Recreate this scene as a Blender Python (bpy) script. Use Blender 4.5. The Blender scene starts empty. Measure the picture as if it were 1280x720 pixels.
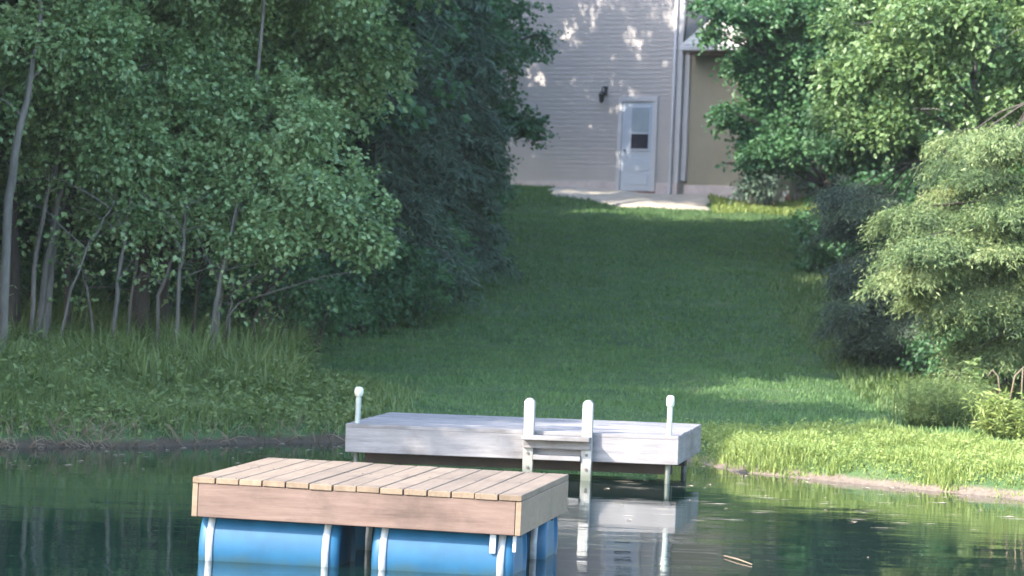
import bpy, bmesh, math, random
import numpy as np
from mathutils import Vector, Matrix

R = math.radians
random.seed(7)
rng = np.random.default_rng(7)
scene = bpy.context.scene
col = scene.collection

# ------------------------------------------------------------------ camera
FPX, CAMZ = 4300.0, 1.83
cd = bpy.data.cameras.new("camera")
cam = bpy.data.objects.new("camera", cd)
col.objects.link(cam)
cd.sensor_width = 36.0
cd.lens = FPX / 1280.0 * 36.0
cd.clip_start = 0.1
cd.clip_end = 3000.0
cd.dof.use_dof = True
cd.dof.focus_distance = 24.0
cd.dof.aperture_fstop = 5.0
ROLL, PITCH = 0.040, -18.0 / FPX
cam.location = (0, 0, CAMZ)
cam.matrix_world = (Matrix.Translation((0, 0, CAMZ)) @ Matrix.Rotation(R(90) + PITCH, 4, 'X')
                    @ Matrix.Rotation(ROLL, 4, 'Z'))
scene.camera = cam

# ------------------------------------------------------------------ light
SUN_DIR = Vector((-0.82, -0.57, 0.0)).normalized()
SUN_EL = R(36)
world = bpy.data.worlds.new("World")
scene.world = world
world.use_nodes = True
wn = world.node_tree
sky = wn.nodes.new("ShaderNodeTexSky")
sky.sky_type = 'NISHITA'
sky.sun_disc = False
sky.sun_elevation = SUN_EL
sky.sun_rotation = math.atan2(SUN_DIR.x, SUN_DIR.y)
sky.air_density = 1.0
sky.dust_density = 1.0
bg = wn.nodes["Background"]
bg.inputs[1].default_value = 0.15
wn.links.new(sky.outputs[0], bg.inputs[0])
sl = bpy.data.lights.new("sun", 'SUN')
sl.energy = 2.0
sl.angle = R(0.53)
sl.color = (1.0, 0.94, 0.84)
sun = bpy.data.objects.new("sun", sl)
col.objects.link(sun)
tosun = Vector((SUN_DIR.x * math.cos(SUN_EL), SUN_DIR.y * math.cos(SUN_EL), math.sin(SUN_EL)))
sun.rotation_euler = tosun.to_track_quat('Z', 'Y').to_euler()
sun.location = tosun * 60
scene.view_settings.view_transform = 'Standard'
scene.view_settings.look = 'None'
scene.view_settings.exposure = 3.1
scene.view_settings.gamma = 1.0
scene.cycles.max_bounces = 8
scene.cycles.transparent_max_bounces = 8

# ------------------------------------------------------------------ helpers
def at(px, py, D):
    """world point seen at pixel (1280x720) at depth D"""
    dx = (px - 640) + ROLL * (py - 360)
    dy = (py - 360) - ROLL * (px - 640)
    return Vector((dx * D / FPX, D, CAMZ - (dy + 18) * D / FPX))

def tag(o, label=None, cat=None, group=None, kind=None):
    if label: o["label"] = label
    if cat: o["category"] = cat
    if group: o["group"] = group
    if kind: o["kind"] = kind
    return o

def empty(name, loc=(0, 0, 0), rot=(0, 0, 0)):
    o = bpy.data.objects.new(name, None)
    o.empty_display_size = 0.2
    o.location = loc
    o.rotation_euler = rot
    col.objects.link(o)
    return o

def link(name, me, mat=None, parent=None, loc=(0, 0, 0), rot=(0, 0, 0)):
    o = bpy.data.objects.new(name, me)
    if mat is not None and not me.materials:
        me.materials.append(mat)
    o.location = loc
    o.rotation_euler = rot
    if parent is not None:
        o.parent = parent
    col.objects.link(o)
    return o

def np_mesh(name, V, F, smooth=False, tint=None, nper=4):
    """V (n,3), F (m,k) arrays -> mesh, quick"""
    me = bpy.data.meshes.new(name)
    V = np.asarray(V, dtype=np.float32)
    F = np.asarray(F, dtype=np.int32)
    m, k = F.shape
    me.vertices.add(len(V))
    me.vertices.foreach_set("co", V.ravel())
    me.loops.add(m * k)
    me.loops.foreach_set("vertex_index", F.ravel())
    me.polygons.add(m)
    me.polygons.foreach_set("loop_start", np.arange(0, m * k, k, dtype=np.int32))
    me.polygons.foreach_set("use_smooth", np.full(m, smooth))
    if tint is not None:
        a = me.attributes.new("tint", 'FLOAT', 'FACE')
        a.data.foreach_set("value", np.asarray(tint, dtype=np.float32))
    me.update()
    me.validate()
    return me

def bm_mesh(name, bm, smooth=False):
    me = bpy.data.meshes.new(name)
    bmesh.ops.recalc_face_normals(bm, faces=bm.faces)
    if smooth:
        for f in bm.faces: f.smooth = True
    bm.to_mesh(me)
    bm.free()
    return me

def add_box(bm, c, d, rotz=0.0, bevel=0.0):
    r = bmesh.ops.create_cube(bm, size=1.0)
    vs = r['verts']
    bmesh.ops.scale(bm, vec=d, verts=vs)
    if bevel > 0:
        es = list({e for v in vs for e in v.link_edges})
        rb = bmesh.ops.bevel(bm, geom=es, offset=bevel, segments=1, affect='EDGES')
        vs = list({v for f in rb['faces'] for v in f.verts} | {v for v in vs if v.is_valid})
    if rotz:
        bmesh.ops.rotate(bm, cent=(0, 0, 0), matrix=Matrix.Rotation(rotz, 3, 'Z'), verts=vs)
    bmesh.ops.translate(bm, vec=c, verts=vs)
    return vs

def box_mesh(name, d, bevel=0.003, jit=0.0):
    bm = bmesh.new()
    add_box(bm, (0, 0, 0), d, 0, bevel)
    return bm_mesh(name, bm)

def tube_arrays(pts, radii, sides=8, off=0, wob=0.0):
    pts = [Vector(p) for p in pts]
    V, F = [], []
    n = len(pts)
    prev = None
    for i, p in enumerate(pts):
        t = (pts[min(i + 1, n - 1)] - pts[max(i - 1, 0)]).normalized()
        if prev is None:
            a = t.cross(Vector((0.3, 1, 0.1))).normalized()
        else:
            a = (prev - t * prev.dot(t)).normalized()
        prev = a
        b = t.cross(a)
        for k in range(sides):
            th = 2 * math.pi * k / sides
            r = radii[i] * (1 + wob * (random.random() - .5))
            V.append(p + (a * math.cos(th) + b * math.sin(th)) * r)
    for i in range(n - 1):
        for k in range(sides):
            k2 = (k + 1) % sides
            F.append((off + i * sides + k, off + i * sides + k2, off + (i + 1) * sides + k2, off + (i + 1) * sides + k))
    # caps as quads folded
    V.append(pts[0]); V.append(pts[-1])
    c0, c1 = off + len(V) - 2, off + len(V) - 1
    for k in range(0, sides, 2):
        F.append((c0, off + (k + 2) % sides, off + k + 1, off + k))
        e = off + (n - 1) * sides
        F.append((c1, e + k, e + k + 1, e + (k + 2) % sides))
    return V, F

class Tubes:
    def __init__(s): s.V, s.F = [], []
    def add(s, pts, radii, sides=6, wob=0.0):
        v, f = tube_arrays(pts, radii, sides, len(s.V), wob)
        s.V += v; s.F += f
    def mesh(s, name):
        return np_mesh(name, [tuple(v) for v in s.V], s.F, smooth=True)

def lathe_mesh(name, prof, n=20):
    V, F = [], []
    for r, z in prof:
        for k in range(n):
            a = 2 * math.pi * k / n
            V.append((r * math.cos(a), r * math.sin(a), z))
    for i in range(len(prof) - 1):
        for k in range(n):
            F.append((i * n + k, i * n + (k + 1) % n, (i + 1) * n + (k + 1) % n, (i + 1) * n + k))
    return np_mesh(name, V, F, smooth=True)

def wnoise(P, f, seed=0):
    """cheap smooth 3-D noise, about -1..1"""
    r = np.random.default_rng(1000 + seed)
    out = np.zeros(len(P))
    for k in range(7):
        d = r.normal(size=3); d /= np.linalg.norm(d)
        w = f * (0.7 + 1.3 * r.random())
        out += np.sin(P @ d * w * 6.283 + r.random() * 6.283 + 1.3 * np.sin(P @ r.normal(size=3) * f * 2))
    return out / 3.2

# ------------------------------------------------------------------ materials
def new_mat(name):
    m = bpy.data.materials.new(name)
    m.use_nodes = True
    nt = m.node_tree
    b = nt.nodes["Principled BSDF"]
    return m, nt, b

def N(nt, t, **kw):
    n = nt.nodes.new(t)
    for k, v in kw.items():
        setattr(n, k, v)
    return n

def ramp(nt, fac, stops):
    r = nt.nodes.new("ShaderNodeValToRGB")
    els = r.color_ramp.elements
    while len(els) > 1: els.remove(els[-1])
    els[0].position, els[0].color = stops[0][0], (*stops[0][1], 1)
    for p, c in stops[1:]:
        e = els.new(p); e.color = (*c, 1)
    nt.links.new(fac, r.inputs[0])
    return r.outputs[0]

def mix(nt, fac, a, b, mode='MIX'):
    m = nt.nodes.new("ShaderNodeMix")
    m.data_type = 'RGBA'; m.blend_type = mode
    for s, v in ((m.inputs[0], fac), (m.inputs[6], a), (m.inputs[7], b)):
        if hasattr(v, 'links'): nt.links.new(v, s)
        elif isinstance(v, (int, float)): s.default_value = v
        else: s.default_value = (*v, 1)
    return m.outputs[2]

def noise(nt, vec, scale, detail=4, rough=.6):
    n = nt.nodes.new("ShaderNodeTexNoise")
    n.inputs["Scale"].default_value = scale
    n.inputs["Detail"].default_value = detail
    n.inputs["Roughness"].default_value = rough
    if vec is not None: nt.links.new(vec, n.inputs["Vector"])
    return n.outputs["Fac"]

def mapping(nt, vec, scale=(1, 1, 1), loc=None):
    m = nt.nodes.new("ShaderNodeMapping")
    m.inputs["Scale"].default_value = scale
    nt.links.new(vec, m.inputs["Vector"])
    if loc is not None: nt.links.new(loc, m.inputs["Location"])
    return m.outputs[0]

def bump(nt, b, h, strength=.3, dist=.01):
    bp = nt.nodes.new("ShaderNodeBump")
    bp.inputs["Strength"].default_value = strength
    bp.inputs["Distance"].default_value = dist
    nt.links.new(h, bp.inputs["Height"])
    nt.links.new(bp.outputs[0], b.inputs["Normal"])

def wood_mat(name, stops, var=.25, stretch=(1, 14, 14), rough=.75, knots=True):
    """grain runs along local X by default"""
    m, nt, b = new_mat(name)
    tc = N(nt, "ShaderNodeTexCoord"); oi = N(nt, "ShaderNodeObjectInfo")
    comb = N(nt, "ShaderNodeVectorMath", operation='SCALE')
    comb.inputs[0].default_value = (17.3, 5.1, 9.7)
    nt.links.new(oi.outputs["Random"], comb.inputs["Scale"])
    v = mapping(nt, tc.outputs["Object"], stretch, comb.outputs[0])
    g = noise(nt, v, 2.2, 6, .65)
    g2 = noise(nt, v, 9.0, 4, .7)
    mx = N(nt, "ShaderNodeMath", operation='MULTIPLY_ADD')
    nt.links.new(g2, mx.inputs[0]); mx.inputs[1].default_value = .35
    ad = N(nt, "ShaderNodeMath", operation='MULTIPLY'); nt.links.new(g, ad.inputs[0]); ad.inputs[1].default_value = .75
    nt.links.new(ad.outputs[0], mx.inputs[2])
    c = ramp(nt, mx.outputs[0], stops)
    mp = N(nt, "ShaderNodeMapRange"); nt.links.new(oi.outputs["Random"], mp.inputs[0])
    mp.inputs[3].default_value = 1 - var; mp.inputs[4].default_value = 1 + var * .6
    hs = N(nt, "ShaderNodeHueSaturation"); nt.links.new(mp.outputs[0], hs.inputs["Value"]); nt.links.new(c, hs.inputs["Color"])
    st_ = noise(nt, mapping(nt, tc.outputs["Object"], (2.2, 2.2, 2.2), comb.outputs[0]), 1.0, 5, .65)
    sc_ = ramp(nt, st_, [(.30, (.62, .60, .57)), (.48, (.95, .95, .95)), (.62, (1, 1, 1)), (.72, (1.14, 1.13, 1.12))])
    nt.links.new(mix(nt, 1.0, hs.outputs[0], sc_, 'MULTIPLY'), b.inputs["Base Color"])
    b.inputs["Roughness"].default_value = rough
    bump(nt, b, mx.outputs[0], .35, .004)
    return m

def leaf_mat(name, dark, mid, light, trans=.35, rough=.5, spec=.4):
    m, nt, b = new_mat(name)
    at_ = N(nt, "ShaderNodeAttribute", attribute_name="tint")
    geo = N(nt, "ShaderNodeNewGeometry")
    n1 = noise(nt, geo.outputs["Position"], .9 if 'grass' not in name else .45, 2 if 'grass' not in name else 6, .6)
    s = N(nt, "ShaderNodeMath", operation='MULTIPLY_ADD')
    nt.links.new(n1, s.inputs[0]); s.inputs[1].default_value = .7
    t = N(nt, "ShaderNodeMath", operation='MULTIPLY_ADD')
    nt.links.new(at_.outputs["Fac"], t.inputs[0]); t.inputs[1].default_value = .75; t.inputs[2].default_value = -.22
    nt.links.new(t.outputs[0], s.inputs[2])
    c = ramp(nt, s.outputs[0], [(0.05, dark), (.45, mid), (.95, light)])
    nt.links.new(c, b.inputs["Base Color"])
    b.inputs["Roughness"].default_value = rough
    b.inputs["Specular IOR Level"].default_value = spec
    tr = N(nt, "ShaderNodeBsdfTranslucent")
    hs = N(nt, "ShaderNodeHueSaturation"); hs.inputs["Value"].default_value = 1.5; hs.inputs["Saturation"].default_value = 1.15
    hs.inputs["Hue"].default_value = .48
    nt.links.new(c, hs.inputs["Color"]); nt.links.new(hs.outputs[0], tr.inputs["Color"])
    mx = N(nt, "ShaderNodeMixShader"); mx.inputs[0].default_value = trans
    nt.links.new(b.outputs[0], mx.inputs[1]); nt.links.new(tr.outputs[0], mx.inputs[2])
    nt.links.new(mx.outputs[0], nt.nodes["Material Output"].inputs["Surface"])
    return m

def bark_mat(name, a, b_, scale=14):
    m, nt, b = new_mat(name)
    tc = N(nt, "ShaderNodeTexCoord")
    v = mapping(nt, tc.outputs["Object"], (1, 1, .22))
    n = noise(nt, v, scale, 6, .7)
    nt.links.new(ramp(nt, n, [(.3, a), (.7, b_)]), b.inputs["Base Color"])
    b.inputs["Roughness"].default_value = .9
    bump(nt, b, n, .8, .02)
    return m

def plain_mat(name, c, rough=.6, var=.12, scale=3., metallic=0., bumps=.1, c2=None, spec=.5):
    m, nt, b = new_mat(name)
    tc = N(nt, "ShaderNodeTexCoord")
    n = noise(nt, tc.outputs["Object"], scale, 5, .65)
    lo = tuple(x * (1 - var) for x in c); hi = c2 or tuple(min(1, x * (1 + var)) for x in c)
    nt.links.new(ramp(nt, n, [(.3, lo), (.7, hi)]), b.inputs["Base Color"])
    b.inputs["Roughness"].default_value = rough
    b.inputs["Metallic"].default_value = metallic
    b.inputs["Specular IOR Level"].default_value = spec
    bump(nt, b, n, bumps, .01)
    return m

M = {}
M['deck'] = wood_mat('new_deck_wood', [(.25, (.088, .055, .033)), (.5, (.145, .098, .060)), (.8, (.20, .145, .094))], .16, (14, 1, 14))
M['fascia'] = wood_mat('new_fascia_wood', [(.28, (.048, .027, .019)), (.5, (.098, .058, .042)), (.75, (.145, .094, .072))], .05, (1, 10, 10))
M['grey_wood'] = wood_mat('weathered_wood', [(.25, (.075, .068, .068)), (.5, (.155, .143, .143)), (.8, (.245, .228, .225))], .12, (1, 12, 12))
M['grey_wood_v'] = wood_mat('weathered_post_wood', [(.25, (.15, .145, .13)), (.5, (.25, .24, .225)), (.8, (.34, .33, .31))], .12, (12, 12, 1))
M['dark_wood'] = plain_mat('wet_dark_wood', (.035, .025, .022), .8, .4)
M['barrel'] = plain_mat('blue_plastic', (.004, .052, .108), .5, .12, 5, bumps=.05, c2=(.007, .068, .138), spec=.3)
M['strap'] = plain_mat('white_strap', (.27, .285, .30), .4, .2, 20)
M['pipe'] = plain_mat('galvanised_pipe', (.20, .22, .195), .5, .12, 9)
M['cap'] = plain_mat('white_plastic_cap', (.42, .44, .38), .4, .05)
M['leaf_aspen'] = leaf_mat('aspen_leaves', (.042, .088, .032), (.130, .220, .082), (.28, .37, .17), .30, .45, .55)
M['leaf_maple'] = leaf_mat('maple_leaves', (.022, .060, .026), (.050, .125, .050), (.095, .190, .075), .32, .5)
M['leaf_bright'] = leaf_mat('bright_leaves', (.040, .085, .030), (.100, .170, .062), (.20, .28, .12), .38, .45)
M['needle_dark'] = leaf_mat('spruce_needles', (.030, .054, .036), (.070, .108, .074), (.13, .18, .13), .1, .7, .2)
M['needle_light'] = leaf_mat('hemlock_needles', (.036, .064, .026), (.100, .152, .054), (.27, .31, .135), .25, .6)
M['grass'] = leaf_mat('lawn_grass', (.040, .088, .030), (.075, .145, .048), (.130, .200, .070), .3, .6, .3)
M['grass_bank'] = leaf_mat('bank_grass', (.085, .120, .034), (.170, .230, .062), (.30, .33, .12), .35, .6, .3)
M['weeds'] = leaf_mat('wild_weeds', (.050, .080, .024), (.098, .148, .046), (.175, .215, .088), .3, .6, .3)
M['dry'] = leaf_mat('dry_stalks', (.16, .12, .085), (.34, .27, .20), (.52, .45, .35), .1, .8, .2)
M['bark'] = bark_mat('brown_bark', (.030, .024, .020), (.085, .070, .060))
M['bark_pale'] = bark_mat('pale_bark', (.05, .047, .040), (.14, .133, .115), 9)
M['bark_grey'] = bark_mat('grey_bark', (.060, .054, .048), (.17, .155, .14), 12)
M['stone'] = plain_mat('pale_stone', (.50, .42, .35), .9, .3, 4, bumps=.6)
M['siding'] = plain_mat('lilac_grey_siding', (.31, .282, .268), .6, .05, 1.2, bumps=.03)
M['tan'] = plain_mat('tan_render', (.215, .19, .135), .85, .07, 2.0, bumps=.2)
M['found'] = plain_mat('foundation_concrete', (.42, .35, .33), .9, .18, 3, bumps=.5)
M['white'] = plain_mat('white_trim_paint', (.38, .37, .375), .45, .05, 2, bumps=.05)
M['door'] = plain_mat('white_door_paint', (.33, .36, .41), .4, .04, 2, bumps=.03)
M['black'] = plain_mat('black_metal', (.015, .015, .017), .45, .2)
M['brown'] = plain_mat('rusty_brown_brick', (.16, .085, .06), .9, .3, 6, bumps=.5)
M['blind'] = plain_mat('grey_blind', (.20, .235, .26), .7, .08, 5)
M['roof'] = plain_mat('pale_shingles', (.34, .32, .28), .9, .14, 9, bumps=.5)
M['statue'] = plain_mat('painted_concrete_white', (.72, .64, .55), .7, .12, 12)
M['statue_red'] = plain_mat('painted_concrete_red', (.32, .12, .09), .7, .2, 12)

def grime_and_shade(m, coord, lo, hi, colr, amt=.8, sc=6.):
    """stain climbing from the water line, on the pipes also painted shade; coord: which output and axis in world space"""
    nt = m.node_tree; b = nt.nodes["Principled BSDF"]
    geo = N(nt, "ShaderNodeNewGeometry"); sp = N(nt, "ShaderNodeSeparateXYZ"); nt.links.new(geo.outputs["Position"], sp.inputs[0])
    n = noise(nt, mapping(nt, geo.outputs["Position"], (sc, sc, sc * .25)), 1.0, 4)
    ad = N(nt, "ShaderNodeMath", operation='MULTIPLY_ADD'); nt.links.new(n, ad.inputs[0]); ad.inputs[1].default_value = -.16; nt.links.new(sp.outputs["Z"], ad.inputs[2])
    mr = N(nt, "ShaderNodeMapRange"); nt.links.new(ad.outputs[0], mr.inputs[0]); mr.inputs[1].default_value = lo; mr.inputs[2].default_value = hi
    mr.inputs[3].default_value = amt; mr.inputs[4].default_value = 0
    old = b.inputs["Base Color"].links[0].from_socket
    nt.links.new(mix(nt, mr.outputs[0], old, colr), b.inputs["Base Color"])
for k_ in ('barrel', 'strap'): grime_and_shade(M[k_], 'z', -.09, -.03, (.03, .045, .025), .5)
grime_and_shade(M['pipe'], 'z', .08, .26, (.03, .035, .022), .85)  # waterline stain raised to darken the pipes, painting the shade under the deck
for k_ in ('grey_wood_v',): grime_and_shade(M[k_], 'z', -.06, .10, (.035, .045, .022), .8)
gm, nt, b = new_mat('window_glass')
b.inputs["Base Color"].default_value = (.012, .014, .025, 1); b.inputs["Roughness"].default_value = .2; b.inputs["Specular IOR Level"].default_value = .06
n_ = noise(nt, N(nt, "ShaderNodeTexCoord").outputs["Object"], 3, 2); bump(nt, b, n_, .05, .01)
M['glass'] = gm

# water: dark pond, fresnel reflections, faint ripples stretched across the view
wm, nt, b = new_mat('pond_water')
b.inputs["Base Color"].default_value = (.003, .012, .010, 1)
b.inputs["Roughness"].default_value = .025
b.inputs["IOR"].default_value = 1.33
geo = N(nt, "ShaderNodeNewGeometry")
v1 = mapping(nt, geo.outputs["Position"], (.9, 1.5, 1))
v2 = mapping(nt, geo.outputs["Position"], (4.0, 8.0, 1))
w1 = noise(nt, v1, 1.0, 2, .5)
w2 = noise(nt, v2, 1.0, 3, .6)
msk = ramp(nt, noise(nt, mapping(nt, geo.outputs["Position"], (.16, .5, 1)), 1.0, 2, .5), [(.40, (.12,) * 3), (.66, (1,) * 3)])
mm = N(nt, "ShaderNodeMath", operation='MULTIPLY'); nt.links.new(w2, mm.inputs[0]); nt.links.new(msk, mm.inputs[1])
m2 = N(nt, "ShaderNodeMath", operation='MULTIPLY_ADD'); nt.links.new(mm.outputs[0], m2.inputs[0]); m2.inputs[1].default_value = .35
nt.links.new(w1, m2.inputs[2])
bump(nt, b, m2.outputs[0], 1.0, .0048)
M['water'] = wm

# ground: sand at the water's edge, soil and green turf base above, litter in the woods
gm, nt, b = new_mat('ground_earth')
geo = N(nt, "ShaderNodeNewGeometry")
sep = N(nt, "ShaderNodeSeparateXYZ"); nt.links.new(geo.outputs["Position"], sep.inputs[0])
nz = noise(nt, geo.outputs["Position"], 1.4, 5, .6)
nf = noise(nt, geo.outputs["Position"], 22, 4, .7)
turf = ramp(nt, nz, [(.35, (.030, .058, .020)), (.55, (.048, .085, .030)), (.75, (.085, .100, .045))])
soil = ramp(nt, nf, [(.3, (.035, .026, .018)), (.7, (.075, .058, .040))])
sandc = ramp(nt, nf, [(.3, (.09, .068, .052)), (.7, (.18, .14, .11))])
att = N(nt, "ShaderNodeAttribute", attribute_name="wood")
hz = N(nt, "ShaderNodeMath", operation='MULTIPLY_ADD'); nt.links.new(nz, hz.inputs[0]); hz.inputs[1].default_value = .12
nt.links.new(sep.outputs["Z"], hz.inputs[2])
hm = ramp(nt, hz.outputs[0], [(.10, (0,) * 3), (.14, (1,) * 3)])
c1 = mix(nt, att.outputs["Fac"], turf, soil)
sx = N(nt, "ShaderNodeMapRange"); nt.links.new(sep.outputs["X"], sx.inputs[0])
sx.inputs[1].default_value = .5; sx.inputs[2].default_value = 2.2
shore = mix(nt, sx.outputs[0], soil, sandc)
c2 = mix(nt, hm, shore, c1)
nt.links.new(c2, b.inputs["Base Color"]); b.inputs["Roughness"].default_value = .95
b.inputs["Specular IOR Level"].default_value = .2
bump(nt, b, nf, .6, .03)
M['ground'] = gm

# ------------------------------------------------------------------ ground and water
SHORE = [(-34, 8), (-15, 19.0), (-9, 25.0), (-6.6, 29.8), (-4.8, 32.3), (-3.4, 33.6), (-2.4, 35.2), (-1.6, 36.0), (0.2, 36.1),
         (1.5, 35.6), (1.95, 34.6), (2.2, 33.35), (3.4, 31.95), (4.6, 30.7), (8, 27.5), (16, 19), (28, 8), (26, -12), (0, -22), (-26, -14)]
S = np.array(SHORE, float)

def inland(P):
    """signed distance to the shore, positive on land"""
    P = np.asarray(P, float)
    A, B = S, np.roll(S, -1, axis=0)
    dmin = np.full(len(P), 1e9); inside = np.zeros(len(P), bool)
    for a, c in zip(A, B):
        ab = c - a
        t = np.clip(((P - a) @ ab) / (ab @ ab), 0, 1)
        d = np.linalg.norm(P - (a + t[:, None] * ab), axis=1)
        dmin = np.minimum(dmin, d)
        cond = (a[1] > P[:, 1]) != (c[1] > P[:, 1])
        with np.errstate(divide='ignore', invalid='ignore'):
            xi = (c[0] - a[0]) * (P[:, 1] - a[1]) / (c[1] - a[1] + 1e-12) + a[0]
        inside ^= cond & (P[:, 0] < xi)
    return np.where(inside, -dmin, dmin)

def smooth(t):
    t = np.clip(t, 0, 1); return t * t * (3 - 2 * t)

def ground_z(P):
    P = np.asarray(P, float)
    s = inland(P)
    hill = np.interp(P[:, 1], [-60, 30, 36, 40, 46, 52, 60, 68, 74.5, 76, 78.6, 80, 100, 400], [.3, .28, .30, .44, .78, 1.22, 1.98, 2.62, 3.12, 3.30, 3.74, 3.82, 4.3, 7.0])
    hill = hill + np.where(P[:, 0] < -2.5, .10 * smooth((-P[:, 0] - 2.5) / 2.5), 0)
    z = np.where(s > 0, .20 * smooth(s / .35) + (hill - .20) * smooth(s / 2.4), np.maximum(-1.4, -.01 + s * .13))
    n = wnoise(np.c_[P, np.zeros(len(P))], .35, 3) * .03 + wnoise(np.c_[P, np.zeros(len(P))], 1.3, 4) * .014
    return z + n * smooth(s / 1.5)

def gz(x, y): return float(ground_z([(x, y)])[0])

# lawn corridor: left and right limits of mown grass as functions of depth
def lawn_l(y): return np.interp(y, [30, 36, 40, 46, 52, 60, 70, 78], [-2.4, -2.6, -2.9, -3.0, -2.4, -1.8, -1.1, -1.6])
def lawn_r(y): return np.interp(y, [30, 36, 40, 46, 52, 60, 70, 78], [9, 6, 4.9, 4.7, 5.0, 5.3, 5.9, 6.6])

xs = np.unique(np.concatenate([np.linspace(-600, -40, 20), np.linspace(-40, -8, 40), np.linspace(-8, 9, 150), np.linspace(9, 40, 40), np.linspace(40, 600, 20)]))
ys = np.unique(np.concatenate([np.linspace(-300, -30, 12), np.linspace(-30, 26, 50), np.linspace(26, 48, 170), np.linspace(48, 82, 110), np.linspace(82, 150, 24), np.linspace(150, 1200, 20)]))
GX, GY = np.meshgrid(xs, ys)
P2 = np.c_[GX.ravel(), GY.ravel()]
GZ = ground_z(P2)
nx, ny = len(xs), len(ys)
ii = np.arange(nx * ny).reshape(ny, nx)
F = np.c_[ii[:-1, :-1].ravel(), ii[:-1, 1:].ravel(), ii[1:, 1:].ravel(), ii[1:, :-1].ravel()]
me = np_mesh('ground', np.c_[P2, GZ], F, smooth=True)
wood = np.clip((lawn_l(P2[:, 1]) - P2[:, 0]) / 1.2 + .3, 0, 1) + np.clip((P2[:, 0] - lawn_r(P2[:, 1])) / 1.2 + .3, 0, 1)
wood = np.clip(wood, 0, 1) * (P2[:, 1] > 33) * smooth((inland(P2) - .8) / 2)
a = me.attributes.new("wood", 'FLOAT', 'POINT'); a.data.foreach_set("value", wood.astype(np.float32))
tag(link('ground', me, M['ground']), kind='structure')
xs2 = np.linspace(-40, 34, 3); ys2 = np.linspace(-26, 40, 3)
X2, Y2 = np.meshgrid(xs2, ys2); i2 = np.arange(9).reshape(3, 3)
me = np_mesh('water', np.c_[X2.ravel(), Y2.ravel(), np.zeros(9)], np.c_[i2[:-1, :-1].ravel(), i2[:-1, 1:].ravel(), i2[1:, 1:].ravel(), i2[1:, :-1].ravel()])
tag(link('water', me, M['water']), kind='structure')

# ------------------------------------------------------------------ floating raft
raft = empty('swim_raft')
tag(raft, 'small square floating raft with new brown wooden deck carried on strapped blue barrels', 'raft')
RW, RD, RY = 2.04, 2.06, 20.84
FL = at(240.6, 593.3, RY)
FR = at(652, 620.6, RY - .10)
mid = (FL + FR) / 2
list_ang = -math.atan2(FR.z - FL.z, FR.x - FL.x)
yaw = R(-6.0)
raft.location = (-.894, 20.84, .506)
raft.rotation_euler = (.011, .0086, -.1529)
# local axes: x right, y away, z up; z=0 deck top, y=0 front face
npl = 14
pitch = RW / npl
for i in range(npl):
    w = pitch - .008
    pm = box_mesh('plank', (w, RD + random.uniform(-.004, .006), .036), .003)
    link('plank', pm, M['deck'], raft, (-RW / 2 + pitch * (i + .5), RD / 2 - .003, -.018 + random.uniform(-.0025, .0015)), (0, random.uniform(-.006, .006), random.uniform(-.0025, .0025)))
fh = .208
link('front_board', box_mesh('front_board', (RW - .080, .036, fh - .002), .004), M['fascia'], raft, (0, .018 + .004, -.037 - fh / 2))
link('back_board', box_mesh('back_board', (RW - .08, .036, fh), .004), M['fascia'], raft, (0, RD - .03, -.037 - fh / 2))
sbm = box_mesh('side_board', (RD - .008, .036, fh), .004)
for sx_ in (-1, 1):
    o = link('side_board', sbm, M['deck'], raft, (sx_ * (RW / 2 - .020), RD / 2, -.037 - fh / 2), (0, 0, R(90)))
jm = box_mesh('joist', (.036, RD - .13, .14), .002)
for x in np.linspace(-.8, .8, 5):
    link('joist', jm, M['dark_wood'], raft, (float(x), RD / 2, -.12))

def barrel_mesh():
    L, r = .88, .292
    half = [(0.001, .02), (r * .70, .02), (r * .80, .018), (r * .83, .002), (r * .86, .0), (r * .91, .004), (r * .95, .016), (r * .98, .035), (r * .995, .06), (r, .09), (r, .12), (r, .2), (r, .3)]
    prof = [(q, -L / 2 + z) for q, z in half] + [(r, 0)] + [(q, L / 2 - z) for q, z in half[::-1]]
    return lathe_mesh('barrel', prof, 40)
bmh = barrel_mesh()
def strap_mesh():
    bm = bmesh.new(); n = 40; r1, r2, w = .2945, .2995, .021
    rings = []
    for k in range(n):
        a_ = 2 * math.pi * k / n
        rings.append([bm.verts.new((rr * math.cos(a_), rr * math.sin(a_), z)) for rr, z in ((r1, -w), (r2, -w), (r2, w), (r1, w))])
    for k in range(n):
        A_, B_ = rings[k], rings[(k + 1) % n]
        for j in range(4):
            bm.faces.new((A_[j], A_[(j + 1) % 4], B_[(j + 1) % 4], B_[j]))
    return bm_mesh('strap', bm, True)
smh = strap_mesh()
for (bx_, by_) in ((-RW / 2 + .475, .345), (RW / 2 - .475 - .01, .345), (-RW / 2 + .475, RD - .345), (RW / 2 - .475 - .01, RD - .345)):
    bo = link('barrel', bmh, M['barrel'], raft, (bx_, by_, -.438), (0, R(90), 0))
    for z_ in (-.365, .36):
        link('strap', smh, M['strap'], bo, (0, 0, z_))
    hb = link('bung', lathe_mesh('bung', [(.001, .432), (.028, .432), (.03, .425), (.03, .40)], 12), M['black'], bo, (-.18, .05, 0))
link('bracket', box_mesh('bracket', (.038, .012, .125), .002), M['strap'], raft, (RW / 2 - .175, .045, -.300))
link('bracket', box_mesh('bracket', (.022, .012, .10), .002), M['strap'], raft, (RW / 2 - .045, .06, -.300))

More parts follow.
